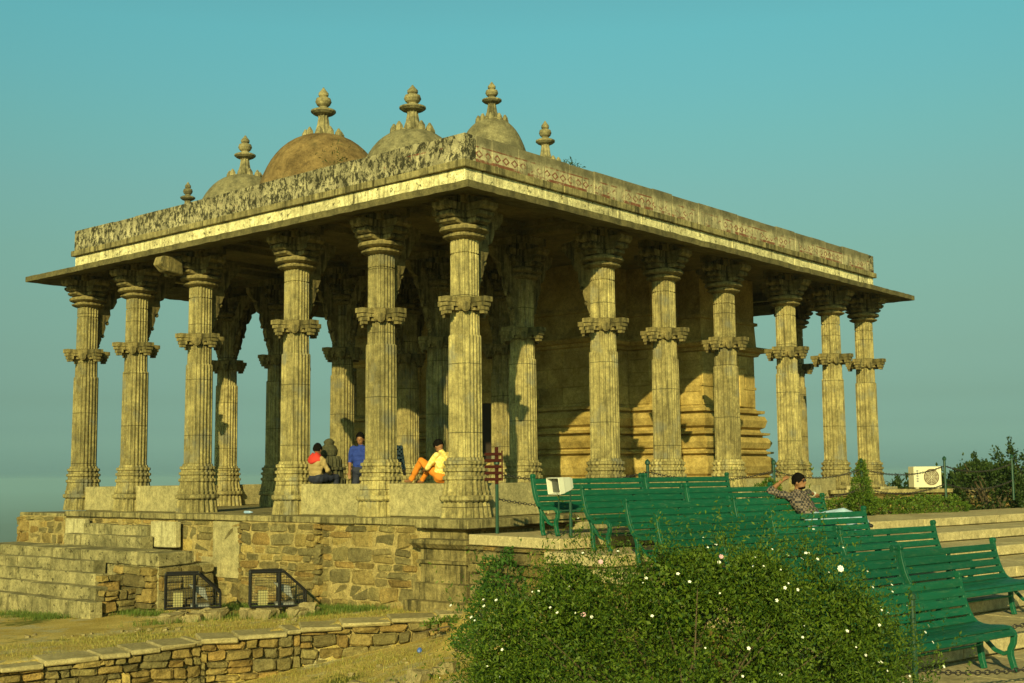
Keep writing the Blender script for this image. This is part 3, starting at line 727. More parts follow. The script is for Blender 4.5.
def bench():
    t = empty('park_bench')
    prof = [(-.30, .86), (-.285, .78), (-.26, .70), (-.23, .62), (-.185, .54), (-.13, .47), (-.06, .425), (.03, .405), (.13, .40), (.23, .405), (.33, .41), (.42, .405), (.475, .375), (.495, .33)]
    D = lambda u: (u-.5)*.70+.5
    prof = [(D(u), z) for u, z in prof]
    # y = -u  (front is -y)
    P = [Vector((0, -u, z)) for u, z in prof]
    d = [0]
    for a, b in zip(P, P[1:]): d.append(d[-1]+(b-a).length)
    def at(s):
        for i in range(len(P)-1):
            if s <= d[i+1] or i == len(P)-2:
                q = (s-d[i])/(d[i+1]-d[i]); tn = (P[i+1]-P[i]).normalized(); return P[i].lerp(P[i+1], q), tn
    def slats(name, s0, s1, n):
        mb = MB(); pitch = (s1-s0)/n
        for i in range(n):
            pts = []
            for q in (.0, .5, 1.0):
                p, tn = at(s0+pitch*(i+.09+q*.82)); nn = Vector((0, tn.z, -tn.y));
                if nn.z < 0 and abs(nn.z) > .5: nn = -nn
                nn = Vector((0, -tn.z, tn.y)); nn = -nn if nn.dot(Vector((0, -.5, 1))) < 0 else nn
                pts.append((p+nn*.002, p+nn*.024))
            sec = [pts[0][0], pts[1][0], pts[2][0], pts[2][1], pts[1][1]+(pts[1][1]-pts[1][0])*.15, pts[0][1]]
            mb.loft([[(x, v.y, v.z) for v in sec] for x in (.0, 2.06)])
        mb.build(name, M['green'], t, bevel=.004)
    cut = d[6]
    slats('backrest', 0.01, cut, 5); slats('seat', cut+.01, d[-1], 6)
    fr = MB()
    def ribbon(pts, x, w=.045, th=.038, f=fr):
        pts = [Vector((x, -u, z)) for u, z in pts]; rings = []
        for i, p in enumerate(pts):
            tn = (pts[min(i+1, len(pts)-1)]-pts[max(0, i-1)]).normalized(); nn = Vector((0, -tn.z, tn.y))
            rings.append([tuple(p+Vector((sx*w/2, 0, 0))+nn*sn*th/2) for sx, sn in ((-1, -1), (1, -1), (1, 1), (-1, 1))])
        f.loft(rings)
    off = [(u-.004, z-.020) for u, z in prof]
    mk = {}
    for key, x in (('l', -.012), ('r', 2.072)):
        f = MB()
        ribbon([(D(-.315), .895)]+[(u-.002, z-.004) for u, z in prof], x, .05, .055, f)
        ribbon([(D(u), z) for u, z in ((.49, .345), (.475, .27), (.43, .21), (.425, .15), (.455, .07), (.485, .0), (.50, .0))], x, .05, .05, f)
        ribbon([(D(u), z) for u, z in ((-.08, .43), (-.02, .33), (-.02, .2), (-.0, .08), (.03, .0))], x, .05, .05, f)
        ribbon([(D(u), z) for u, z in ((-.03, .36), (.08, .27), (.2, .19), (.33, .16), (.43, .19))], x, .04, .035, f)
        f.tube([(x-.03, -D(-.30), .885), (x+.03, -D(-.30), .885)], .035, 10)
        ob = f.build('side_frame', M['green'], t, bevel=.005)
    f = MB(); ribbon([(u-.012, z-.022) for u, z in prof[:-1]], 1.03, .04, .03, f)
    f.build('middle_frame', M['green'], t, bevel=.004)
    f = MB(); f.tube([(0, -D(-.02), .22), (2.06, -D(-.02), .22)], .014, 6); f.build('stretcher', M['green'], t)
    return t
ends = [4.59, 4.20, 3.82, 3.08, 2.82, 2.17, -.9]
rown = ['in the highest row', 'in the second row from the top', 'in the third row from the top', 'in the fourth row from the top', 'in the fifth row from the top', 'in the sixth row from the top', 'in the lowest row']
RZB = math.atan2(B.y, B.x); first = None
for k, e in enumerate(ends):
    for q in range(2 if k < 6 else 1):
        x0 = e-2.10-q*2.2-(.24 if (k == 0 and q) else 0)
        b_ = bench() if first is None else copy_tree(first); first = first or b_
        P = ROW0+F*(1.25*k-.02)+B*x0; b_.location = (P.x, P.y, rowz(k)+.002); b_.rotation_euler = (0, 0, RZB+random.uniform(-.016, .016)); b_.scale = (1.13 if (k == 0 and q) else 1, 1, 1)
        side = 'right' if q == 0 else 'left'
        if k == 2 and q == 0: lab = 'green slatted park bench the man in sunglasses sits on'
        elif k == 0 and q == 1: lab = 'green slatted park bench beside the white floodlight, left one in the highest row'
        elif k == 6: lab = 'nearest green slatted park bench, by the chain post, in the lowest row'
        else: lab = 'green slatted park bench, %s one of its pair, %s' % (side, rown[k])
        tag(b_, lab, 'bench', 'green park benches in rows on the terrace')

# ------------------------------------------------------------ posts and chains
def post_chain_line():
    base = ROW0-F*.9
    ts = [0, 3.4, 6.9, 9.8, 13.0, 16.0]
    labs = ['slim green post carrying the maroon slatted sign, left of the benches', 'slim green post standing behind the joint of the highest bench row', 'slim green post beyond the right end of the highest bench row',
            'slim green post overgrown with creeper behind the man in sunglasses', 'slim green post in front of the white air conditioner unit', 'slim green post in front of the tall dark shrub at the right']
    pts = []
    for i, t_ in enumerate(ts):
        P = base+B*t_; z0 = -.62 if i == 0 else (-.14 if i < 3 else .05 if i > 3 else 0)
        top = .92 if i < 3 else (.95 if i == 3 else 1.0)
        if i == 5: z0, top = .06, 1.05
        mb = MB(); mb.tube([(0, 0, 0), (0, 0, top-z0)], .028, 10); mb.lathe([(top-z0, .028), (top-z0+.02, .045), (top-z0+.06, .045), (top-z0+.10, .01)], 10)
        o = mb.build('chain_post', M['post'], None, (P.x, P.y, z0)); tag(o, labs[i], 'post', 'slim green posts of the chain fence'); pts.append((P, top))
    clabs = ['chain between the sign post and the next post', 'chain sagging behind the highest benches', 'chain sagging past the far right of the highest benches', 'chain from the creeper post towards the air conditioner', 'chain in front of the hedge at the right']
    for i in range(5):
        for j, (dz, nm) in enumerate(((.12, 'upper '), (.52, 'lower '))):
            (a, ta), (b, tb) = pts[i], pts[i+1]; o = chain(Vector((a.x, a.y, ta-dz)), Vector((b.x, b.y, tb-dz)), .16)
            tag(o, nm+clabs[i], 'chain', 'chains of the fence')
def chain(a, b, sag, link_l=.075, r=.0065):
    n = int((b-a).length/(link_l*.72)); mb = MB(); prev = None
    P = [a.lerp(b, i/n)-Vector((0, 0, sag*4*(i/n)*(1-i/n))) for i in range(n+1)]
    u0 = (b-a).normalized(); side = Vector((-u0.y, u0.x, 0))
    for i in range(n):
        c = (P[i]+P[i+1])/2-a; t_ = (P[i+1]-P[i]).normalized(); w = side if i % 2 else t_.cross(side)
        pts = [c+t_*(link_l/2*math.cos(q))+w*(link_l*.26*math.sin(q)) for q in [2*PI*j/8 for j in range(8)]]
        rings = []
        nrm = t_.cross(w)
        for j, p in enumerate(pts):
            rd = (p-c).normalized(); rings.append([tuple(p+rd*r*math.cos(q)+nrm*r*math.sin(q)) for q in (0, PI/2, PI, 3*PI/2)])
        b0 = len(mb.v); mb.v += [x for rg in rings for x in rg]
        for j in range(8):
            for q in range(4):
                mb.f.append((b0+j*4+q, b0+j*4+(q+1) % 4, b0+((j+1) % 8)*4+(q+1) % 4, b0+((j+1) % 8)*4+q)); mb.m.append(0)
    return mb.build('chain', M['chain'], None, tuple(a))
post_chain_line()
# near post and chains
NP = Vector((3.34, 10.45, -1.31)); mb = MB(); mb.tube([(0, 0, -.3), (0, 0, 1.00)], .024, 10); mb.lathe([(1.0, .026), (1.01, .034), (1.04, .034), (1.06, .01)], 10)
tag(mb.build('chain_post', M['post'], None, tuple(NP)), 'slim green post in front of the nearest bench, beside the flowering bush', 'post', 'slim green posts of the chain fence')
FP = NP+B*.2+Vector((2.1, .9, 0))
mb = MB(); mb.tube([(0, 0, -.3), (0, 0, 1.12)], .024, 10)
tag(chain(NP+Vector((0, 0, .42)), FP+Vector((0, 0, .46)), .10), 'lower chain slung from the near post across the bottom right corner', 'chain')
UP = ROW0+F*7.2+B*(-.72); tag(chain(Vector((UP.x, UP.y, -.80)), Vector((FP.x+.4, 13.4, -.72)), .10), 'chain passing behind the end of the nearest bench', 'chain')
tag(mb.build('chain_post', M['post'], None, tuple(FP)), 'slim green post just past the right edge of the view', 'post', 'slim green posts of the chain fence')
# maroon slatted sign
SP = ROW0-F*.9; s_ = empty('slatted_sign', (SP.x, SP.y, .68), 0); s_.scale = (.8, 1, .85)
tag(s_, 'small maroon sign of horizontal slats on the left green post', 'sign')
mb = MB()
for i in range(5): mb.box(-.24, .09, -.055, -.035, i*.115, i*.115+.055)
mb.build('slat', M['red'], s_, bevel=.004)
mb = MB(); mb.box(-.035, .035, -.034, -.03+.0, -.06, .62); mb.box(.092, .12, -.05, -.03, .0, .55); mb.build('upright', M['red'], s_)

# ------------------------------------------------------------ floodlights
def floodlight():
    t = empty('floodlight', (.82, 17.75, -.55)); tag(t, 'white square floodlight on a green pole at the left end of the benches', 'floodlight')
    mb = MB(); mb.tube([(0, 0, -.3), (0, 0, .92)], .025, 10); mb.tube([(-.17, 0, .80), (.17, 0, .80)], .012, 6)
    mb.tube([(-.17, 0, .80), (-.17, 0, 1.15)], .012, 6); mb.tube([(.0, 0, .80), (.0, 0, 1.13)], .012, 6); mb.build('pole', M['post'], t)
    h = MB(); c = Vector((-.14, 0, 1.17))
    # housing: square hood opening to the left-front, tapering to a box behind
    ax = Vector((-.80, -.58, -.15)).normalized(); sx = Vector((.587, -.81, 0)).normalized(); up = sx.cross(ax)
    if up.z < 0: up = -up
    def q(d, hw, hh): return [tuple(c+ax*d+sx*a*hw+up*b*hh) for a, b in ((-1, -1), (1, -1), (1, 1), (-1, 1))]
    h.loft([q(-.17, .08, .07), q(-.10, .105, .095), q(.02, .13, .11), q(.05, .14, .118)], True)
    h.loft([q(.05, .14, .118), q(.14, .145, .122), q(.14, .133, .11), q(.055, .128, .105)], False)
    ho = h.build('housing', M['white'], t, bevel=.006)
    g = MB(); g.loft([q(.052, .12, .098), q(.058, .12, .098)]); g.build('lamp_glass', M['glass'], t)
floodlight()
def cage(loc, rz, lab):
    t = empty('caged_floodlight', loc, rz); tag(t, lab, 'floodlight', 'caged floodlights on the dry ground')
    w, d, h1, h2, ft = .62, .55, .62, .26, .5
    # side profile in x: flat top then slope down to the right
    f = MB(); X = (-.50, .02, .50); 
    def bar(a, b, r=.021): f.tube([a, b], r, 4)
    for y in (0, d):
        pts = [(X[0], y, 0), (X[0], y, h1), (X[1]+.08, y, h1), (X[2], y, h2), (X[2], y, 0), (X[0], y, 0)]
        for a, b in zip(pts, pts[1:]): bar(a, b)
        bar((X[1], y, 0), (X[1], y, h1), .03)
    for x, z in ((X[0], 0), (X[0], h1), (X[1]+.08, h1), (X[2], h2), (X[2], 0)): bar((x, 0, z), (x, d, z))
    f.build('frame', M['black'], t)
    m_ = MB()
    def top(x): return h1 if x < X[1]+.08 else h1+(h2-h1)*(x-X[1]-.08)/(X[2]-X[1]-.08)
    for y in (0, d):
        n = 22
        for i in range(1, n):
            x = X[0]+1.0*i/n; m_.tube([(x, y, 0), (x, y, top(x))], .0028, 3)
        for i in range(1, 13):
            z = i*h1/13; xe = X[2] if z < h2 else X[1]+.08+(h1-z)/(h1-h2)*(X[2]-X[1]-.08); m_.tube([(X[0], y, z), (xe, y, z)], .0028, 3)
    for i in range(1, 12):
        y = d*i/12; m_.tube([(X[0], y, h1), (X[1]+.08, y, h1), (X[2], y, h2)], .0028, 3); m_.tube([(X[0], y, 0), (X[0], y, h1)], .0028, 3)
    m_.build('mesh', M['black'], t)
    l_ = MB(); l_.box(-.05, .30, .12, .42, 0, .05); 
    vs = [(.02, .14, .30), (.28, .14, .10), (.28, .42, .10), (.02, .42, .30), (-.08, .14, .42), (.22, .14, .34), (.22, .42, .34), (-.08, .42, .42)]
    l_.add(vs, [(0, 1, 2, 3), (4, 7, 6, 5), (0, 4, 5, 1), (1, 5, 6, 2), (2, 6, 7, 3), (3, 7, 4, 0)]); l_.tube([(0.05, .28, .05), (.06, .28, .3)], .02, 6)
    l_.build('lamp', M['grey'], t, bevel=.01)
    b = MB(); b.box(-.36, -.19, .12, .30, .02, .28); [b.box(-.365, -.185, .115, .305, .05+.05*i, .07+.05*i) for i in range(4)]; b.build('ballast_box', M['yellowpale'], t)
    return t
cage((-6.0, 23.2, -1.64), R(14), 'black mesh cage with a floodlight inside, nearer the stairs')
cage((-4.33, 22.8, -1.58), R(14), 'black mesh cage with a floodlight inside, farther from the stairs')
def rockpile(cx, cy, n, w, label, z=None, s=(.10, .2)):
    k = 0
    for i in range(n):
        x = cx+random.uniform(-w, w); y = cy+random.uniform(-.25, .3); r = random.uniform(*s)
        mb = MB(); stone_blob(mb, 0, 0, 0, Vector((math.cos(i), math.sin(i), 0)), r, r*.8, r*.6, jit=.35)
        o = mb.build('rock', M['rock'], None, (x, y, ground(x, y)+r*.35)); tag(o, label, 'rock', label)
rockpile(-6.0, 23.2, 14, .6, 'loose rock under the caged floodlight nearer the stairs'); rockpile(-4.3, 22.8, 14, .6, 'loose rock under the caged floodlight farther from the stairs')
rockpile(-1.6, 16.4, 12, .8, 'loose rock at the bottom of the picture left of the bush', s=(.06, .16))
rockpile(.9, 17.9, 22, 1.1, 'loose rock on the slope below the white floodlight', s=(.06, .18))
rockpile(-6, 21.9, 26, 2.6, 'small stone scattered on the dry ground above the retaining wall', s=(.02, .05))
rockpile(-1.3, 18.4, 16, 1.5, 'small stone scattered on the path below the retaining wall', s=(.02, .06))

# ------------------------------------------------------------ air conditioner, rear wall
rwb = empty('rear_wall', (9.8, 33.6, -.9), R(8)); tag(rwb, 'rough tan stone wall with a flat ledge behind the hedge at the right', 'wall')
mb = MB(); rubble_run(mb, (-1.2, 0, 0), (8.6, 0, 0), -.3, -.3, 1.08, 1.08, depth=.15, hmin=.2, hmax=.34, wmin=.4, wmax=.9); mb.box(-1.2, 8.6, .05, .5, -.3, 1.07); mb.build('rubble_face', M['rubble'], rwb)
mb = MB(); ledge_run(mb, -1.3, 8.7, -.25, .55, 1.083, 1.19, 'x', 1.2); mb.build('wall_ledge', M['ledge'], rwb, bevel=.01)
ac = empty('air_conditioner_unit', (11.32, 33.85, .295), R(8)); tag(ac, 'white air conditioner outdoor unit standing on the rear stone wall', 'air conditioner')
mb = MB(); mb.box(-.40, .40, -.17, .17, .03, .60); mb.box(-.35, -.25, -.15, .15, 0, .03); mb.box(.25, .35, -.15, .15, 0, .03); mb.build('casing', M['ac'], ac, bevel=.012)
mb = MB(); k = 28
mb.loft([[(.10+.225*math.cos(2*PI*j/k), y, .315+.225*math.sin(2*PI*j/k)) for j in range(k)] for y in (-.172, -.176)]); mb.build('fan_opening', plain('fan_shade', (.10, .06, .03), .6), ac)
mb = MB()
for r_ in (.06, .10, .14, .18, .225):
    pts = [(.10+r_*math.cos(2*PI*j/k), -.182, .315+r_*math.sin(2*PI*j/k)) for j in range(k+1)]; mb.tube(pts, .006, 4)
for j in range(8): mb.tube([(.10, -.184, .315), (.10+.225*math.cos(j*PI/4), -.184, .315+.225*math.sin(j*PI/4))], .005, 4)
mb.build('fan_grille', M['ac'], ac)
mb = MB()
for i in range(5): mb.box(-.33, -.27, -.174, -.171, .18+.07*i, .225+.07*i)
mb.build('vent_mark', M['grey'], ac)

# ------------------------------------------------------------ foliage
def leaves_mesh(P, D, size, asp=.45, jitter=.9):
    """P Nx3 positions, D Nx3 preferred directions -> 1 quad leaf each (folded diamond)"""
    n = len(P); d = D+rng.normal(size=(n, 3))*jitter; d /= np.linalg.norm(d, axis=1)[:, None]+1e-9
    r = rng.normal(size=(n, 3)); s = np.cross(d, r); s /= np.linalg.norm(s, axis=1)[:, None]+1e-9
    sz = size*rng.uniform(.55, 1.35, n)[:, None]
    a = P; b = P+d*sz*.5+s*sz*asp*.5; c = P+d*sz; e = P+d*sz*.5-s*sz*asp*.5
    V = np.stack([a, b, c, e], 1).reshape(-1, 3); Fc = np.arange(n*4).reshape(-1, 4)
    return V, Fc
def raw_mesh(name, V, Fc, mat, parent=None, loc=None):
    me = bpy.data.meshes.new(name); n = len(Fc)
    me.vertices.add(len(V)); me.vertices.foreach_set('co', V.astype(np.float32).ravel()); me.loops.add(n*4); me.loops.foreach_set('vertex_index', Fc.astype(np.int32).ravel())
    me.polygons.add(n); me.polygons.foreach_set('loop_start', np.arange(0, n*4, 4, dtype=np.int32)); me.polygons.foreach_set('loop_total', np.full(n, 4, np.int32))
    me.materials.append(mat); me.update(calc_edges=True); return link(name, me, parent, loc)
def blob_points(lobes, n, shell=.75, hang=0):
    """points near the surface of a union of lumpy ellipsoids"""
    vol = np.array([l[3]*l[4]+l[4]*l[5]+l[3]*l[5] for l in lobes]); idx = rng.choice(len(lobes), n, p=vol/vol.sum())
    Lb = np.array(lobes, float)[idx]; u = rng.normal(size=(n, 3)); u /= np.linalg.norm(u, axis=1)[:, None]
    rad = rng.uniform(shell, 1.04, n)**.5
    lump = 1+.12*np.sin(u[:, 0]*7+idx)+.12*np.sin(u[:, 1]*8+idx*2)+.10*np.sin(u[:, 2]*9+idx*3)
    P = Lb[:, :3]+u*Lb[:, 3:6]*(rad*lump)[:, None]
    D = u+np.array([0, 0, .35]); keep = np.ones(n, bool)
    for i, l in enumerate(lobes):
        q = (((P-np.array(l[:3]))/np.array(l[3:6]))**2).sum(1); keep &= (q > shell*.72) | (idx == i)
    return P[keep], D[keep]
def shrub(name, label, cat, loc, lobes, n, size, mat, stems=8, group=None, sprays=0, asp=.45, sprayh=.35, stemr=.02, fill=0):
    t = empty(name, loc); tag(t, label, cat, group)
    P, D = blob_points(lobes, n)
    if len(lobes) > 12:   # thin out irregular hollows so the outline is not one dome
        hn = np.sin(P[:, 0]*5.1+1.3)*np.sin(P[:, 1]*4.3)*np.sin(P[:, 2]*5.7+.6)+.5*np.sin(P[:, 0]*11+P[:, 2]*9); kp = rng.uniform(size=len(P)) < np.clip(.62+1.1*hn, .06, 1); P, D = P[kp], D[kp]
    if sprays:
        Q, E_ = blob_points(lobes, sprays, .97); keep = E_[:, 2] > .1; Q, E_ = Q[keep], E_[keep]
        PP = [P]; DD = [D]
        for q, e in zip(Q, E_):
            h = sprayh*rng.uniform(.3, 1.0)*(1.9 if rng.uniform() < .06 else 1); e = e/np.linalg.norm(e)*.5+np.array([0, 0, 1.0])+rng.normal(size=3)*.25; e /= np.linalg.norm(e); k = int(14*h/.35)+3
            tt = rng.uniform(0, 1, k); PP.append(q+e*h*tt[:, None]+rng.normal(size=(k, 3))*.012); DD.append(np.tile(e, (k, 1))*.8)
        P = np.vstack(PP); D = np.vstack(DD)
    keep = P[:, 2] > .02; P = P[keep]; D = D[keep]
    V, Fc = leaves_mesh(P, D, size, asp)
    if fill:
        Lb = np.array(lobes, float)[rng.integers(len(lobes), size=fill)]; u = rng.normal(size=(fill, 3)); u /= np.linalg.norm(u, axis=1)[:, None]
        Q = Lb[:, :3]+u*Lb[:, 3:6]*(rng.uniform(.2, 1, fill)**.4*.86)[:, None]; Q = Q[Q[:, 2] > .02]
        V2, F2 = leaves_mesh(Q, np.zeros_like(Q)+[0, 0, .2], size*1.35, .5); Fc = np.vstack([Fc, F2+len(V)]); V = np.vstack([V, V2])
    raw_mesh('foliage', V, Fc, mat, t)
    mb = MB()
    for i in range(stems):
        l = lobes[i % len(lobes)]; a = random.uniform(0, 2*PI)
        e = Vector((l[0]+math.cos(a)*l[3]*.6, l[1]+math.sin(a)*l[4]*.6, l[2]+l[5]*random.uniform(.1, .7)))
        s = Vector((random.uniform(-.15, .15), random.uniform(-.15, .15), -.1)); m_ = s.lerp(e, .5)+Vector((random.uniform(-.1, .1), random.uniform(-.1, .1), .12))
        mb.tube([s, m_, e], [stemr, stemr*.7, stemr*.3], 5)
    mb.build('stem', M['bark'], t)
    return t
# the big flowering bush
bz = -1.55
lobes = [(0, 0, .62, 1.35, .9, .86), (-.95, .1, .62, .75, .7, .85), (1.0, .05, .55, .75, .7, .92), (.35, .2, .95, .75, .6, .72), (-.5, .15, .80, .6, .55, .78), (-1.3, -.1, .25, .6, .6, .50), (1.38, -.1, .35, .42, .5, .68), (0, -.5, .35, 1.5, .6, .55),
         (.95, .2, 1.0, .45, .4, .52), (-.1, .1, 1.25, .38, .35, .40), (-.85, .0, 1.22, .36, .3, .36), (.55, -.1, 1.32, .30, .3, .34), (-1.3, .0, .85, .36, .3, .45), (1.3, 0, .95, .25, .3, .38), (-1.7, -.1, .15, .38, .5, .40), (1.62, -.2, .15, .3, .4, .55), (.15, 0, 1.38, .2, .2, .3)]
bush = shrub('flowering_bush', 'big leafy bush dotted with small white flowers in the foreground', 'bush', (1.30, 9.65, bz+.10), lobes, 190000, .031, M['leaf'], 20, sprays=3000, sprayh=.40, fill=60000, stemr=.012, asp=.34)
def flower_mesh(k=5, r=.018, mat=None):
    mb = MB()
    for i in range(k):
        a = 2*PI*i/k; c, s = math.cos(a), math.sin(a); w = .55*r
        mb.add([(0, 0, 0), (c*r*.6-s*w, s*r*.6+c*w, r*.2), (c*r*1.15, s*r*1.15, r*.05), (c*r*.6+s*w, s*r*.6-c*w, r*.2)], [(0, 1, 2, 3)])
    return mb
fP, fD = blob_points(lobes, 2600, 1.04)
sel = (fD[:, 1] < -.05) & (fP[:, 2] > .45) & (rng.uniform(size=len(fP)) < .45+.4*(fP[:, 0] > .2)); fP, fD = fP[sel], fD[sel]
fm = None
for i, (p, d) in enumerate(zip(fP, fD)):
    if i == 0: fo = flower_mesh(5, .013).build('flower', M['petal'], bush); fm = fo.data
    else: fo = link('flower', fm, bush)
    d = Vector(d)+Vector((0, -.5, .1)); fo.location = Vector(p)+d.normalized()*.08; fo.rotation_euler = d.to_track_quat('Z', 'Y').to_euler(); s = random.uniform(.45, 1.05); fo.scale = (s, s, s)
    if i > 98: break
for (x, y, z) in ((-.65, -.35, 1.56), (.28, -.2, 1.58), (-.8, -.6, 1.2)):
    o = flower_mesh(7, .018).build('flower', M['pink'], bush, (x, y, z)); o.rotation_euler = (1.1, 0, 0); o['label'] = 'pale pink flower'
o = flower_mesh(8, .024).build('flower', M['petal'], bush, (1.12, -.45, 1.50)); o.rotation_euler = (1.3, 0, .2); o['label'] = 'larger open white flower with dark centre'
# vine at the platform corner
shrub('creeper', 'bushy green creeper climbing beside the platform corner under the sign post', 'creeper', (-.22, 18.1, -1.75), [(0, 0, .45, .42, .4, .55), (.1, .1, .95, .33, .3, .45), (.35, -.1, .2, .6, .4, .4), (-.2, 0, .15, .45, .4, .3)], 11000, .06, M['vine'], 8, sprays=40)
# low growth on the slope between
shrub('ground_creeper', 'low green creeper spreading over the end of the retaining wall', 'creeper', (-.75, 20.0, -1.66), [(0, 0, .02, .7, .25, .14), (.9, -.4, 0, .7, .35, .2), (-.7, -.15, -.12, .4, .2, .12)], 5000, .05, M['hedge'], 4)
shrub('low_shrub', 'low loose green shrub filling the slope left of the flowering bush', 'shrub', (.7, 15.6, -1.75), [(0, 0, .2, .8, .6, .4), (.8, .9, .3, .9, .6, .45), (-.6, -.5, .1, .5, .5, .28), (1.6, 1.6, .4, .8, .6, .4)], 16000, .055, M['leaf'], 8, sprays=90)
shrub('low_shrub', 'loose green shrub in front of the left benches behind the flowering bush', 'shrub', (2.3, 13.6, -1.5), [(0, 0, .4, 1.0, .5, .5), (-.8, .3, .35, .8, .5, .45), (.8, -.5, .25, .7, .5, .5)], 16000, .05, M['leaf'], 8, sprays=220, sprayh=.45)
# hedge
hl = [(-2.4+.52*i, 0, .32+.03*math.sin(i*2), .45, .38, .38) for i in range(9)]
shrub('hedge', 'clipped low green hedge along the back edge of the terrace', 'hedge', (8.55, 27.0, -.25), [(x*.86, y, z*.55+.03*math.sin(x*3), .42, ry, .27) for x, y, z, rx, ry, rz in hl], 26000, .05, M['hedge'], 9).rotation_euler = (0, 0, R(32))
P857 = ROW0-F*.9+B*9.8
shrub('creeper', 'green creeper climbing the post right of the man in sunglasses', 'creeper', (P857.x-.02, P857.y, -.1), [(0, 0, .2, .30, .3, .28), (0, 0, .5, .18, .2, .30), (0, 0, .80, .12, .12, .2), (.02, 0, .98, .07, .07, .14)], 9000, .045, M['hedge'], 4, sprays=20, sprayh=.15)
P771 = ROW0-F*.9+B*6.9
shrub('creeper', 'rounded green creeper at the foot of the post left of the seated man', 'creeper', (P771.x-.1, P771.y, -.1), [(0, 0, .3, .36, .3, .33), (.3, .1, .15, .3, .3, .25), (0, 0, .55, .15, .15, .18)], 6000, .05, M['hedge'], 4)
# shrubs and trees at the right
def conetree(loc, h, w, n, label, mat='darkleaf', shoots=7, group=None):
    lobes = [(random.uniform(-w*.5, w*.5), random.uniform(-w*.3, w*.3), h*.28, w*.62, w*.5, h*.30) for _ in range(5)]
    for i in range(shoots):
        x = -w*.85+1.7*w*i/max(1, shoots-1)+random.uniform(-.1, .1)*w; hh = h*random.uniform(.62, 1.0)
        for q in range(4): lobes.append((x+random.uniform(-.03, .03), random.uniform(-.3, .3)*w, hh*(.42+.17*q), w*.17*(1-.24*q), w*.17*(1-.24*q), h*.12))
    t = shrub('tall_shrub', label, 'shrub', loc, lobes, int(n*1.5), .075, M[mat], 12, sprays=110, asp=.5, stemr=.04, sprayh=.3)
    return t
conetree((11.9, 30.4, -.35), 1.95, .85, 15000, 'tall dark shrub with pointed shoots standing behind the right terrace')
conetree((13.1, 30.8, -.35), 1.85, .9, 12000, 'tall dark shrub cut by the right edge of the view')
def far_tree(loc, w, h, label):
    t = empty('tree', loc); tag(t, label, 'tree', 'small dark trees beyond the rear wall')
    lobes = [(random.uniform(-w, w)*.6, random.uniform(-w, w)*.4, h*random.uniform(.55, .82), w*random.uniform(.35, .6), w*.45, h*random.uniform(.16, .26)) for _ in range(9)]
    P, D = blob_points(lobes, 9000, .5); V, Fc = leaves_mesh(P, D, .2, .6); raw_mesh('crown', V, Fc, M['darkleaf'], t)
    mb = MB(); mb.tube([(0, 0, -.3), (.05, 0, h*.3), (0, 0, h*.6)], [.16, .12, .06], 8)
    for i in range(5): l = lobes[i]; mb.tube([(0, 0, h*.3), (l[0]*.5, l[1]*.5, h*.5), l[:3]], [.07, .05, .02], 5)
    mb.build('trunk', M['bark'], t)
far_tree((14.7, 46, -4.5), .95, 5.0, 'small dark tree seen just left of the air conditioner')
far_tree((18.4, 52, -3.9), 1.1, 4.9, 'small dark tree seen right of the air conditioner')
far_tree((20.4, 53, -3.9), 1.2, 5.2, 'small dark tree seen behind the tall pointed shrub')
# weeds on the roof
def weed(x, y, z, label, n=60, h=.35):
    t = empty('weed', (x, y, z)); tag(t, label, 'weed', 'weeds growing on the temple roof')
    P = []; D = []
    for i in range(n):
        e = rng.normal(size=3)*.5+np.array([0, 0, 1]); e /= np.linalg.norm(e); k = rng.uniform(0, h); P.append(e*k); D.append(e)
    V, Fc = leaves_mesh(np.array(P), np.array(D), .09, .25); raw_mesh('foliage', V, Fc, M['darkleaf'], t)
def tw(r, l): q = TC+Rd*r+Ld*l; return q.x, q.y
weed(*tw(1.0, 4.75), 7.5, 'weed sprouting between the two largest domes on the roof', 90, .75)
weed(*tw(3.6, .2), 7.1, 'weed on the parapet right of the lone finial', 150, .35)
# grass tufts
def tufts(name, spots, n, h, mat, label_kind='stuff'):
    V = []; Fc = []
    for (x, y, wx_, wy_) in spots:
        for i in range(n):
            px = x+random.gauss(0, wx_); py = y+random.gauss(0, wy_); z = ground(px, py)
            hh = h*random.uniform(.4, 1.2); a = random.uniform(0, 2*PI); lean = random.uniform(.1, .8)*hh; w = .003+.004*random.random()
            dx, dy = math.cos(a), math.sin(a); b = len(V)
            V += [(px-dy*w, py+dx*w, z-.01), (px+dy*w, py-dx*w, z-.01), (px+dx*lean+dy*w*.3, py+dy*lean-dx*w*.3, z+hh), (px+dx*lean-dy*w*.3, py+dy*lean+dx*w*.3, z+hh)]; Fc.append((b, b+1, b+2, b+3))
    o = raw_mesh(name, np.array(V), np.array(Fc), mat); tag(o, kind='stuff'); return o
sp = []
for l in np.arange(1.5, 5.9, .42): q = TC+Rd*(-1.05)+Ld*l; sp.append((q.x, q.y, .22, .12))
for r_, l in ((-2.55, 7.6), (-2.6, 7.2), (-2.5, 6.8), (-3.6, 8.2), (-3.7, 8.8), (-3.7, 9.4), (-3.8, 7.8), (-2.5, 6.2)): q = TC+Rd*r_+Ld*l; sp.append((q.x, q.y, .25, .12))
g1 = tufts('grass', sp+[(-5.4, 23.1, .35, .15), (-6.4, 23.0, .4, .15), (-4.2, 22.6, .4, .15), (-3.7, 22.6, .3, .15)], 420, .10, M['greengrass'])
tag(g1, 'green grass tufts along the foot of the platform and stairs', 'grass')
sp = [(random.uniform(-9, -1), 0, .3, .2) for _ in range(60)]; sp = [(x, interp(x, wx, wy)+random.uniform(.7, 3.2), a, b) for x, _, a, b in sp]
sp += [(random.uniform(-4.5, .2), random.uniform(16, 20), .3, .3) for _ in range(50)]
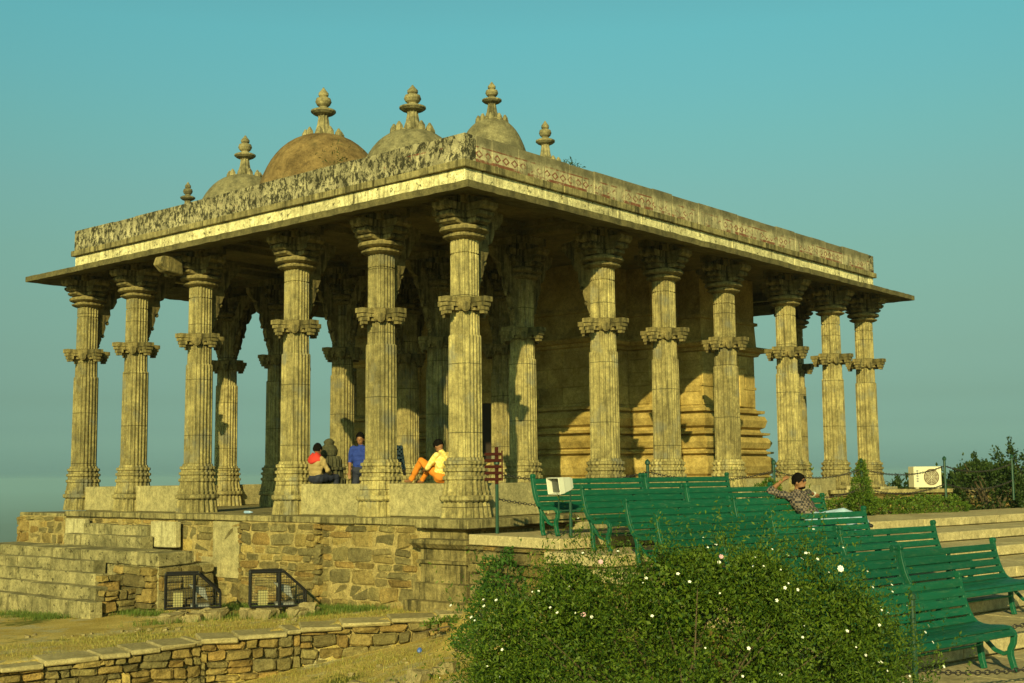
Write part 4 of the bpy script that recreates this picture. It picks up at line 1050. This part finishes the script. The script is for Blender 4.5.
g2 = tufts('dry_grass', sp, 170, .045, M['drygrass']); tag(g2, 'short dry yellow grass over the bare ground', 'grass')
# litter
mb = MB(); mb.lathe([(0, .03), (.13, .032), (.17, .014), (.20, .014)], 10); o = mb.build('plastic_bottle', plain('blue_plastic', (.25, .38, .6), .3), None, (-8.0, 26.2, .03)); o.rotation_euler = (R(90), 0, R(70)); q = TC+Rd*(-.3)+Ld*6.15; o.location = (q.x, q.y, .035)
tag(o, 'small pale blue plastic bottle lying on the platform ledge', 'bottle')
mb = MB(); mb.lathe([(0, .03), (.02, .045), (.05, .04), (.08, .015)], 9); o = mb.build('crumpled_wrapper', plain('blue_wrapper', (.05, .12, .45), .4), None, (-1.45, 19.0, ground(-1.45, 19.0))); tag(o, 'crumpled blue wrapper lying on the path', 'litter')
# dark carved stump
st = MB(); loftst(st, [(0, .36), (.12, .36), (.14, .31), (.30, .30), (.31, .35), (.36, .35), (.37, .28), (.52, .27), (.60, .22)], rib=.03, n=2.4)
st.lathe([(.58, .12), (.62, .17), (.72, .19), (.80, .15), (.84, .10), (.90, .12), (.95, .07), (.97, .02)], 16)
sx, sy = tw(.55, 4.42)
tag(st.build('carved_stone_stump', M['statue'], None, (sx, sy, .0+.10), bevel=0), 'dark carved stone stump with rounded top between two pillars', 'carved stone'); 
pb = MB(); pb.box(-.42, .42, -.42, .42, 0, .60)
COL.objects[-1 if False else len(COL.objects)-1].location.z = .604
pdm = pb.build('pedestal', M['statue'], None, (sx, sy, .002)); tag(pdm, 'plain stone pedestal under the dark carved stump', 'pedestal')

# ------------------------------------------------------------ people
def smoothpts(a, b, ra, rb, n=None):
    a = Vector(a); b = Vector(b); n = n or max(2, int((b-a).length/.03)); return [(a.lerp(b, i/n), ra+(rb-ra)*i/n) for i in range(n+1)]
def uvs(mb, c, r, k=10, sc=(1, 1, 1), rot=None):
    c = Vector(c); rings = []
    for i in range(1, k):
        a = PI*i/k; rings.append([tuple(c+((rot @ Vector((math.cos(2*PI*j/k/1)*math.sin(a)*r*sc[0], math.sin(2*PI*j/k)*math.sin(a)*r*sc[1], math.cos(a)*r*sc[2]))) if rot else Vector((math.cos(2*PI*j/k)*math.sin(a)*r*sc[0], math.sin(2*PI*j/k)*math.sin(a)*r*sc[1], math.cos(a)*r*sc[2])))) for j in range(k)])
    mb.loft(rings)
def capsule(mb, a, b, ra, rb):
    a = Vector(a); b = Vector(b); d = (b-a); L = d.length
    if L < 1e-5: return uvs(mb, a, ra)
    t = d/L; pts = []; rad = []
    for q in (-1, -.85, -.5): pts.append(a+t*ra*q); rad.append(max(.15*ra, ra*math.sqrt(max(0, 1-q*q))))
    pts.append(a); rad.append(ra); pts.append(b); rad.append(rb)
    for q in (.5, .85, 1): pts.append(b+t*rb*q); rad.append(max(.15*rb, rb*math.sqrt(max(0, 1-q*q))))
    mb.tube(pts, rad, 10)
def person(loc, rz, J, cloth, label, shoe='black', hair=True, lean=(0, 0, 0), facing=(0, -1, 0), vox=.011, extra=None):
    """J: joints in local metres (facing -y). cloth: dict arm_end ('elbow'/'wrist'), top, legs materials"""
    t = empty('person', loc, rz); tag(t, label, 'person')
    mb = MB(); segs = []
    def seg(a, b, ra, rb, tagm): capsule(mb, a, b, ra, rb); segs.append((Vector(a), Vector(b), tagm, (ra+rb)/2))
    V_ = {k: Vector(v) for k, v in J.items()}
    hip, chest, neck, head = V_['hip'], V_['chest'], V_['neck'], V_['head']
    side = (V_['sl']-V_['sr']).normalized()
    seg(hip+side*.07, hip-side*.07, .115, .115, 'legs'); seg(hip.lerp(chest, .35)+side*.05, hip.lerp(chest, .35)-side*.05, .11, .11, 'top')
    seg(hip.lerp(chest, .7)+side*.07, hip.lerp(chest, .7)-side*.07, .105, .105, 'top'); seg(chest+side*.08, chest-side*.08, .11, .11, 'top')
    seg(V_['sl']-side*.03, V_['sr']+side*.03, .062, .062, 'top'); seg(chest.lerp(neck, .8), chest, .07, .11, 'top')
    seg(neck-(neck-chest).normalized()*.03, neck.lerp(head, .55), .053, .05, 'skin')
    for s in 'lr':
        sh, el, wr = V_['s'+s], V_['e'+s], V_['w'+s]
        seg(sh, el, .058, .043, 'top'); mid = el.lerp(wr, .45) if cloth.get('sleeve') == 'half' else wr
        if cloth.get('sleeve') == 'full': seg(el, wr, .046, .034, 'top')
        elif cloth.get('sleeve') == 'rolled': seg(el, el.lerp(wr, .15), .047, .046, 'top'); seg(el.lerp(wr, .1), wr, .040, .028, 'skin')
        else: seg(el, wr, .040, .028, 'skin')
        hd = V_.get('h'+s, wr+(wr-el).normalized()*.16)-wr; hn = hd.normalized(); acr = hn.cross(Vector((0, 0, 1)));
        acr = acr.normalized() if acr.length > .1 else Vector((1, 0, 0))
        seg(wr, wr+hn*.075, .030, .034, 'skin')
        for q, ln in ((-1.5, .066), (-.5, .078), (.5, .074), (1.5, .058)):
            b0 = wr+hn*.085+acr*q*.019; b1 = b0+hn*ln*.55+Vector((0, 0, -.004)); b2 = b1+(hn*.7+Vector((0, 0, -.5))).normalized()*ln*.45
            seg(b0, b1, .0095, .009, 'skin'); seg(b1, b2, .009, .0075, 'skin')
        tb = wr+hn*.03+acr*.03; seg(tb, tb+(hn*.6+acr*.7).normalized()*.055, .011, .009, 'skin')
        kn, an = V_['k'+s], V_['a'+s]; hs = hip+side*(.085 if s == 'l' else -.085)
        seg(hs, kn, .088, .060, 'legs'); seg(kn, an, .060, .042, 'legs')
        ft = V_.get('f'+s, an+Vector(facing)*.17+Vector((0, 0, -.05))); seg(an, an.lerp(ft, .35)+Vector((0, 0, -.02)), .04, .038, 'shoe'); seg(an.lerp(ft, .1)+Vector((0, 0, -.04)), ft, .037, .03, 'shoe')
    # head with face
    fwd = Vector(J.get('look', facing)).normalized(); upv = (head-neck).normalized(); sd = fwd.cross(upv).normalized(); upv = sd.cross(fwd)
    rot = Matrix((sd, -fwd, upv)).transposed()
    uvs(mb, head+upv*.02, .1, 14, (.80, .98, 1.08), rot); segs.append((head+upv*.05, head-upv*.02, 'skin', .10))
    uvs(mb, head-upv*.055+fwd*.028, .1, 12, (.60, .66, .62), rot); segs.append((head-upv*.07+fwd*.03, head-upv*.06+fwd*.03, 'skin', .06))
    capsule(mb, head+fwd*.092+upv*.012, head+fwd*.108-upv*.022, .011, .016)
    capsule(mb, head+fwd*.088-upv*.058+sd*.018, head+fwd*.088-upv*.058-sd*.018, .009, .009)
    for q in (-1, 1):
        uvs(mb, head+sd*q*.082-upv*.01, .1, 8, (.10, .2, .32), rot)
        capsule(mb, head+fwd*.082+upv*.030+sd*q*.018, head+fwd*.076+upv*.030+sd*q*.048, .010, .008)
    tmp = mb.build('tmp', M['skin'])
    r_ = tmp.modifiers.new('r', 'REMESH'); r_.mode = 'VOXEL'; r_.voxel_size = vox; s2 = tmp.modifiers.new('s', 'SMOOTH'); s2.iterations = 3; s2.factor = .5
    dg = bpy.context.evaluated_depsgraph_get(); me = bpy.data.meshes.new_from_object(tmp.evaluated_get(dg)); bpy.data.objects.remove(tmp)
    me.name = 'body'; me.materials.clear()
    for m_ in (M['skin'], cloth['top'], cloth['legs'], M[shoe]): me.materials.append(m_)
    n = len(me.polygons); cen = np.empty(n*3); me.polygons.foreach_get('center', cen); cen = cen.reshape(-1, 3)
    best = np.full(n, 1e9); idx = np.zeros(n, int); code = {'skin': 0, 'top': 1, 'legs': 2, 'shoe': 3}
    for a, b, tg, rr_ in segs:
        a_ = np.array(a); d_ = np.array(b)-a_; L2 = (d_@d_)+1e-12; q = np.clip(((cen-a_)@d_)/L2, 0, 1); dist = np.linalg.norm(cen-(a_+q[:, None]*d_), axis=1)-rr_
        k_ = dist < best; best[k_] = dist[k_]; idx[k_] = code[tg]
    vc = np.empty(len(me.vertices)*3); me.vertices.foreach_get('co', vc); vc = vc.reshape(-1, 3); vn = np.empty(len(me.vertices)*3); me.vertices.foreach_get('normal', vn); vn = vn.reshape(-1, 3)
    cl = np.zeros(len(me.vertices)); lv = np.empty(len(me.loops), np.int32); me.loops.foreach_get('vertex_index', lv); pt = np.empty(n, np.int32); me.polygons.foreach_get('loop_total', pt)
    fi = np.repeat(np.arange(n), pt); np.maximum.at(cl, lv, ((idx[fi] == 1) | (idx[fi] == 2)).astype(float))
    w1 = np.sin(vc[:, 0]*31+vc[:, 2]*23+3*np.sin(vc[:, 1]*17)); w2 = np.sin(vc[:, 2]*52-vc[:, 0]*27+2*np.sin(vc[:, 0]*21+vc[:, 1]*13)); w3 = np.sin(vc[:, 1]*43+vc[:, 2]*19)
    vc = vc+vn*(cl*(.006+.0065*w1+.005*w2*np.maximum(w3, 0)))[:, None]; me.vertices.foreach_set('co', vc.ravel())
    me.polygons.foreach_set('material_index', idx.astype(np.int32)); me.polygons.foreach_set('use_smooth', [True]*n); me.update()
    link('body', me, t)
    # eyes
    e = MB()
    for q in (-1, 1): uvs(e, head+fwd*.083+upv*.016+sd*q*.032, .1, 8, (.13, .06, .07), rot)
    e.build('eyes', plain('eye_dark', (.02, .015, .012), .2), t)
    if hair:
        hb = MB(); k = 22; rings = []
        for i in range(0, 12):
            a = PI*(.02+i/11*.60); ring_ = []
            for j in range(k):
                ph = 2*PI*j/k; front = -math.sin(ph)   # +1 at the face
                aa = a*(1-.40*max(0, front)**1.5) ; rr_ = .1*(1.05+.10*hsh(i, j, 2)+.03*(1-i/11))
                v = Vector((math.cos(ph)*math.sin(aa)*rr_*.82, math.sin(ph)*math.sin(aa)*rr_*1.0, math.cos(aa)*rr_*1.08)); ring_.append(tuple(head+upv*.022+rot @ v))
            rings.append(ring_)
        hb.loft(rings, True); hb.build('hair', M['hair'], t, smooth=True)
    return t, head, fwd, upv, sd, rot
# man in sunglasses on the third row bench
Pm = ROW0+F*(2.63)+B*3.12
J = dict(hip=(0, -.16, .53), chest=(-.02, .07, .80), neck=(-.03, .13, .94), head=(-.03, .09, 1.09), sl=(.17, .12, .90), sr=(-.22, .12, .88),
         el=(.40, .26, .93), wl=(.62, .30, .90), hl=(.74, .24, .84), er=(-.46, .30, .96), wr=(-.24, .22, 1.13), hr=(-.12, .20, 1.18),
         kl=(.16, -.54, .58), al=(.32, -.80, .30), kr=(.26, -.50, .64), ar=(.44, -.74, .50), fr=(.50, -.80, .44), look=(.25, -.9, .05))
t, hd, fw, upv, sd, rot = person((Pm.x, Pm.y, rowz(2)+.002), RZB, J, dict(top=M['shirt_dark'], legs=M['jeans'], sleeve='rolled'), 'seated man in dark checked shirt, light jeans and sunglasses, hand behind head')
mb = MB()
for q in (-1, 1): uvs(mb, hd+fw*.098+upv*.018+sd*q*.034, .1, 12, (.30, .07, .22), rot)
mb.tube([hd+fw*.10+upv*.026-sd*.02, hd+fw*.10+upv*.026+sd*.02], .004, 6)
for q in (-1, 1): mb.tube([hd+fw*.09+upv*.024+sd*q*.058, hd+sd*q*.088+upv*.022], .004, 6)
mb.build('sunglasses', plain('sunglass_lens', (.015, .008, .006), .15), t)
mb = MB(); uvs(mb, hd-upv*.082+fw*.030, .1, 12, (.56, .66, .34), rot); mb.build('beard', M['hair'], t, smooth=True)
w_ = Vector(J['wl']); mb = MB(); mb.tube([w_-Vector((.025, 0, 0)), w_+Vector((.02, 0, 0))], .037, 12); mb.build('wristwatch', M['white'], t)
# man in yellow shirt on the front seat slab, facing +l
def tl(r, l, z): q = TC+Rd*r+Ld*l; return (q.x, q.y, z)
RL = math.atan2(Ld.y, Ld.x)+PI/2     # local -y points along +l
J = dict(hip=(0, -.02, .12), chest=(0, .02, .42), neck=(0, -.03, .56), head=(0, -.10, .69), sl=(.18, 0, .51), sr=(-.18, 0, .51),
         el=(.24, -.16, .28), wl=(.10, -.36, .25), er=(-.24, -.14, .27), wr=(-.10, -.34, .25),
         kl=(.13, -.44, .42), al=(.12, -.70, .09), kr=(-.12, -.34, .40), ar=(-.10, -.62, .08), look=(-.1, -.8, -.55))
person(tl(-.02, .56, .632), RL, J, dict(top=M['shirt_yellow'], legs=M['orange'], sleeve='half'), 'man in yellow checked shirt and orange trousers sitting on the ledge between pillars', shoe='skin')
# standing man in blue
J = dict(hip=(0, 0, .90), chest=(0, .01, 1.22), neck=(0, 0, 1.40), head=(0, -.02, 1.55), sl=(.18, 0, 1.34), sr=(-.18, 0, 1.34),
         el=(.23, .02, 1.08), wl=(.20, -.16, .90), er=(-.23, .02, 1.08), wr=(-.20, -.12, .86),
         kl=(.10, -.02, .48), al=(.11, .02, .09), kr=(-.10, -.02, .48), ar=(-.11, .02, .09), look=(.0, -1, -.15))
person(tl(.75, 3.66, 0), R(-8), J, dict(top=M['blue'], legs=M['navy'], sleeve='half'), 'standing person in a blue shirt behind the third pillar from the front corner', extra=None)
# checked shirt, mostly hidden behind the pillar
person(tl(.95, 2.93, 0), R(25), J, dict(top=M['shirt_bw'], legs=M['navy'], sleeve='full'), 'standing person in black and white checked shirt half hidden by a pillar')
# red scarf
J = dict(hip=(0, 0, .12), chest=(0, .02, .42), neck=(0, -.01, .56), head=(0, -.03, .70), sl=(.18, 0, .50), sr=(-.18, 0, .50),
         el=(.24, -.10, .28), wl=(.12, -.28, .22), er=(-.24, -.10, .28), wr=(-.12, -.28, .22),
         kl=(.12, -.44, .14), al=(.13, -.46, -.28), kr=(-.12, -.44, .14), ar=(-.13, -.46, -.28), look=(.2, -1, 0))
t, hd, fw, upv, sd, rot = person(tl(.0, 4.18, .625), RZ+PI/2, J, dict(top=M['tan'], legs=M['navy'], sleeve='full'), 'seated person with a red scarf beside the dark carved stump, back to the camera')
mb = MB(); n_ = Vector(J['neck']); mb.loft([[(n_.x+rx*math.cos(a), n_.y+.02+ry*math.sin(a), n_.z+z+.02*math.sin(3*a)) for a in [2*PI*i/20 for i in range(20)]] for z, rx, ry in ((.07, .07, .07), (.04, .10, .10), (-.02, .17, .13), (-.09, .21, .15), (-.13, .18, .14))]); mb.build('scarf', M['redcloth'], t, smooth=True)

# ------------------------------------------------------------ haze
USE_HAZE = True
if USE_HAZE:
    hz = MB(); hz.box(-16500, 16500, -16500, 16500, -420, 14)
    m, t_, p_ = newmat('haze_air'); t_.nodes.remove(p_); pv = t_.nodes.new('ShaderNodeVolumePrincipled'); pv.inputs['Color'].default_value = (.365, .60, .765, 1); pv.inputs['Density'].default_value = .00022
    pv.inputs['Anisotropy'].default_value = 0
    t_.links.new(pv.outputs[0], t_.nodes['Material Output'].inputs['Volume'])
    tag(hz.build('haze', m), 'pale haze over the valley', 'haze', kind='stuff')
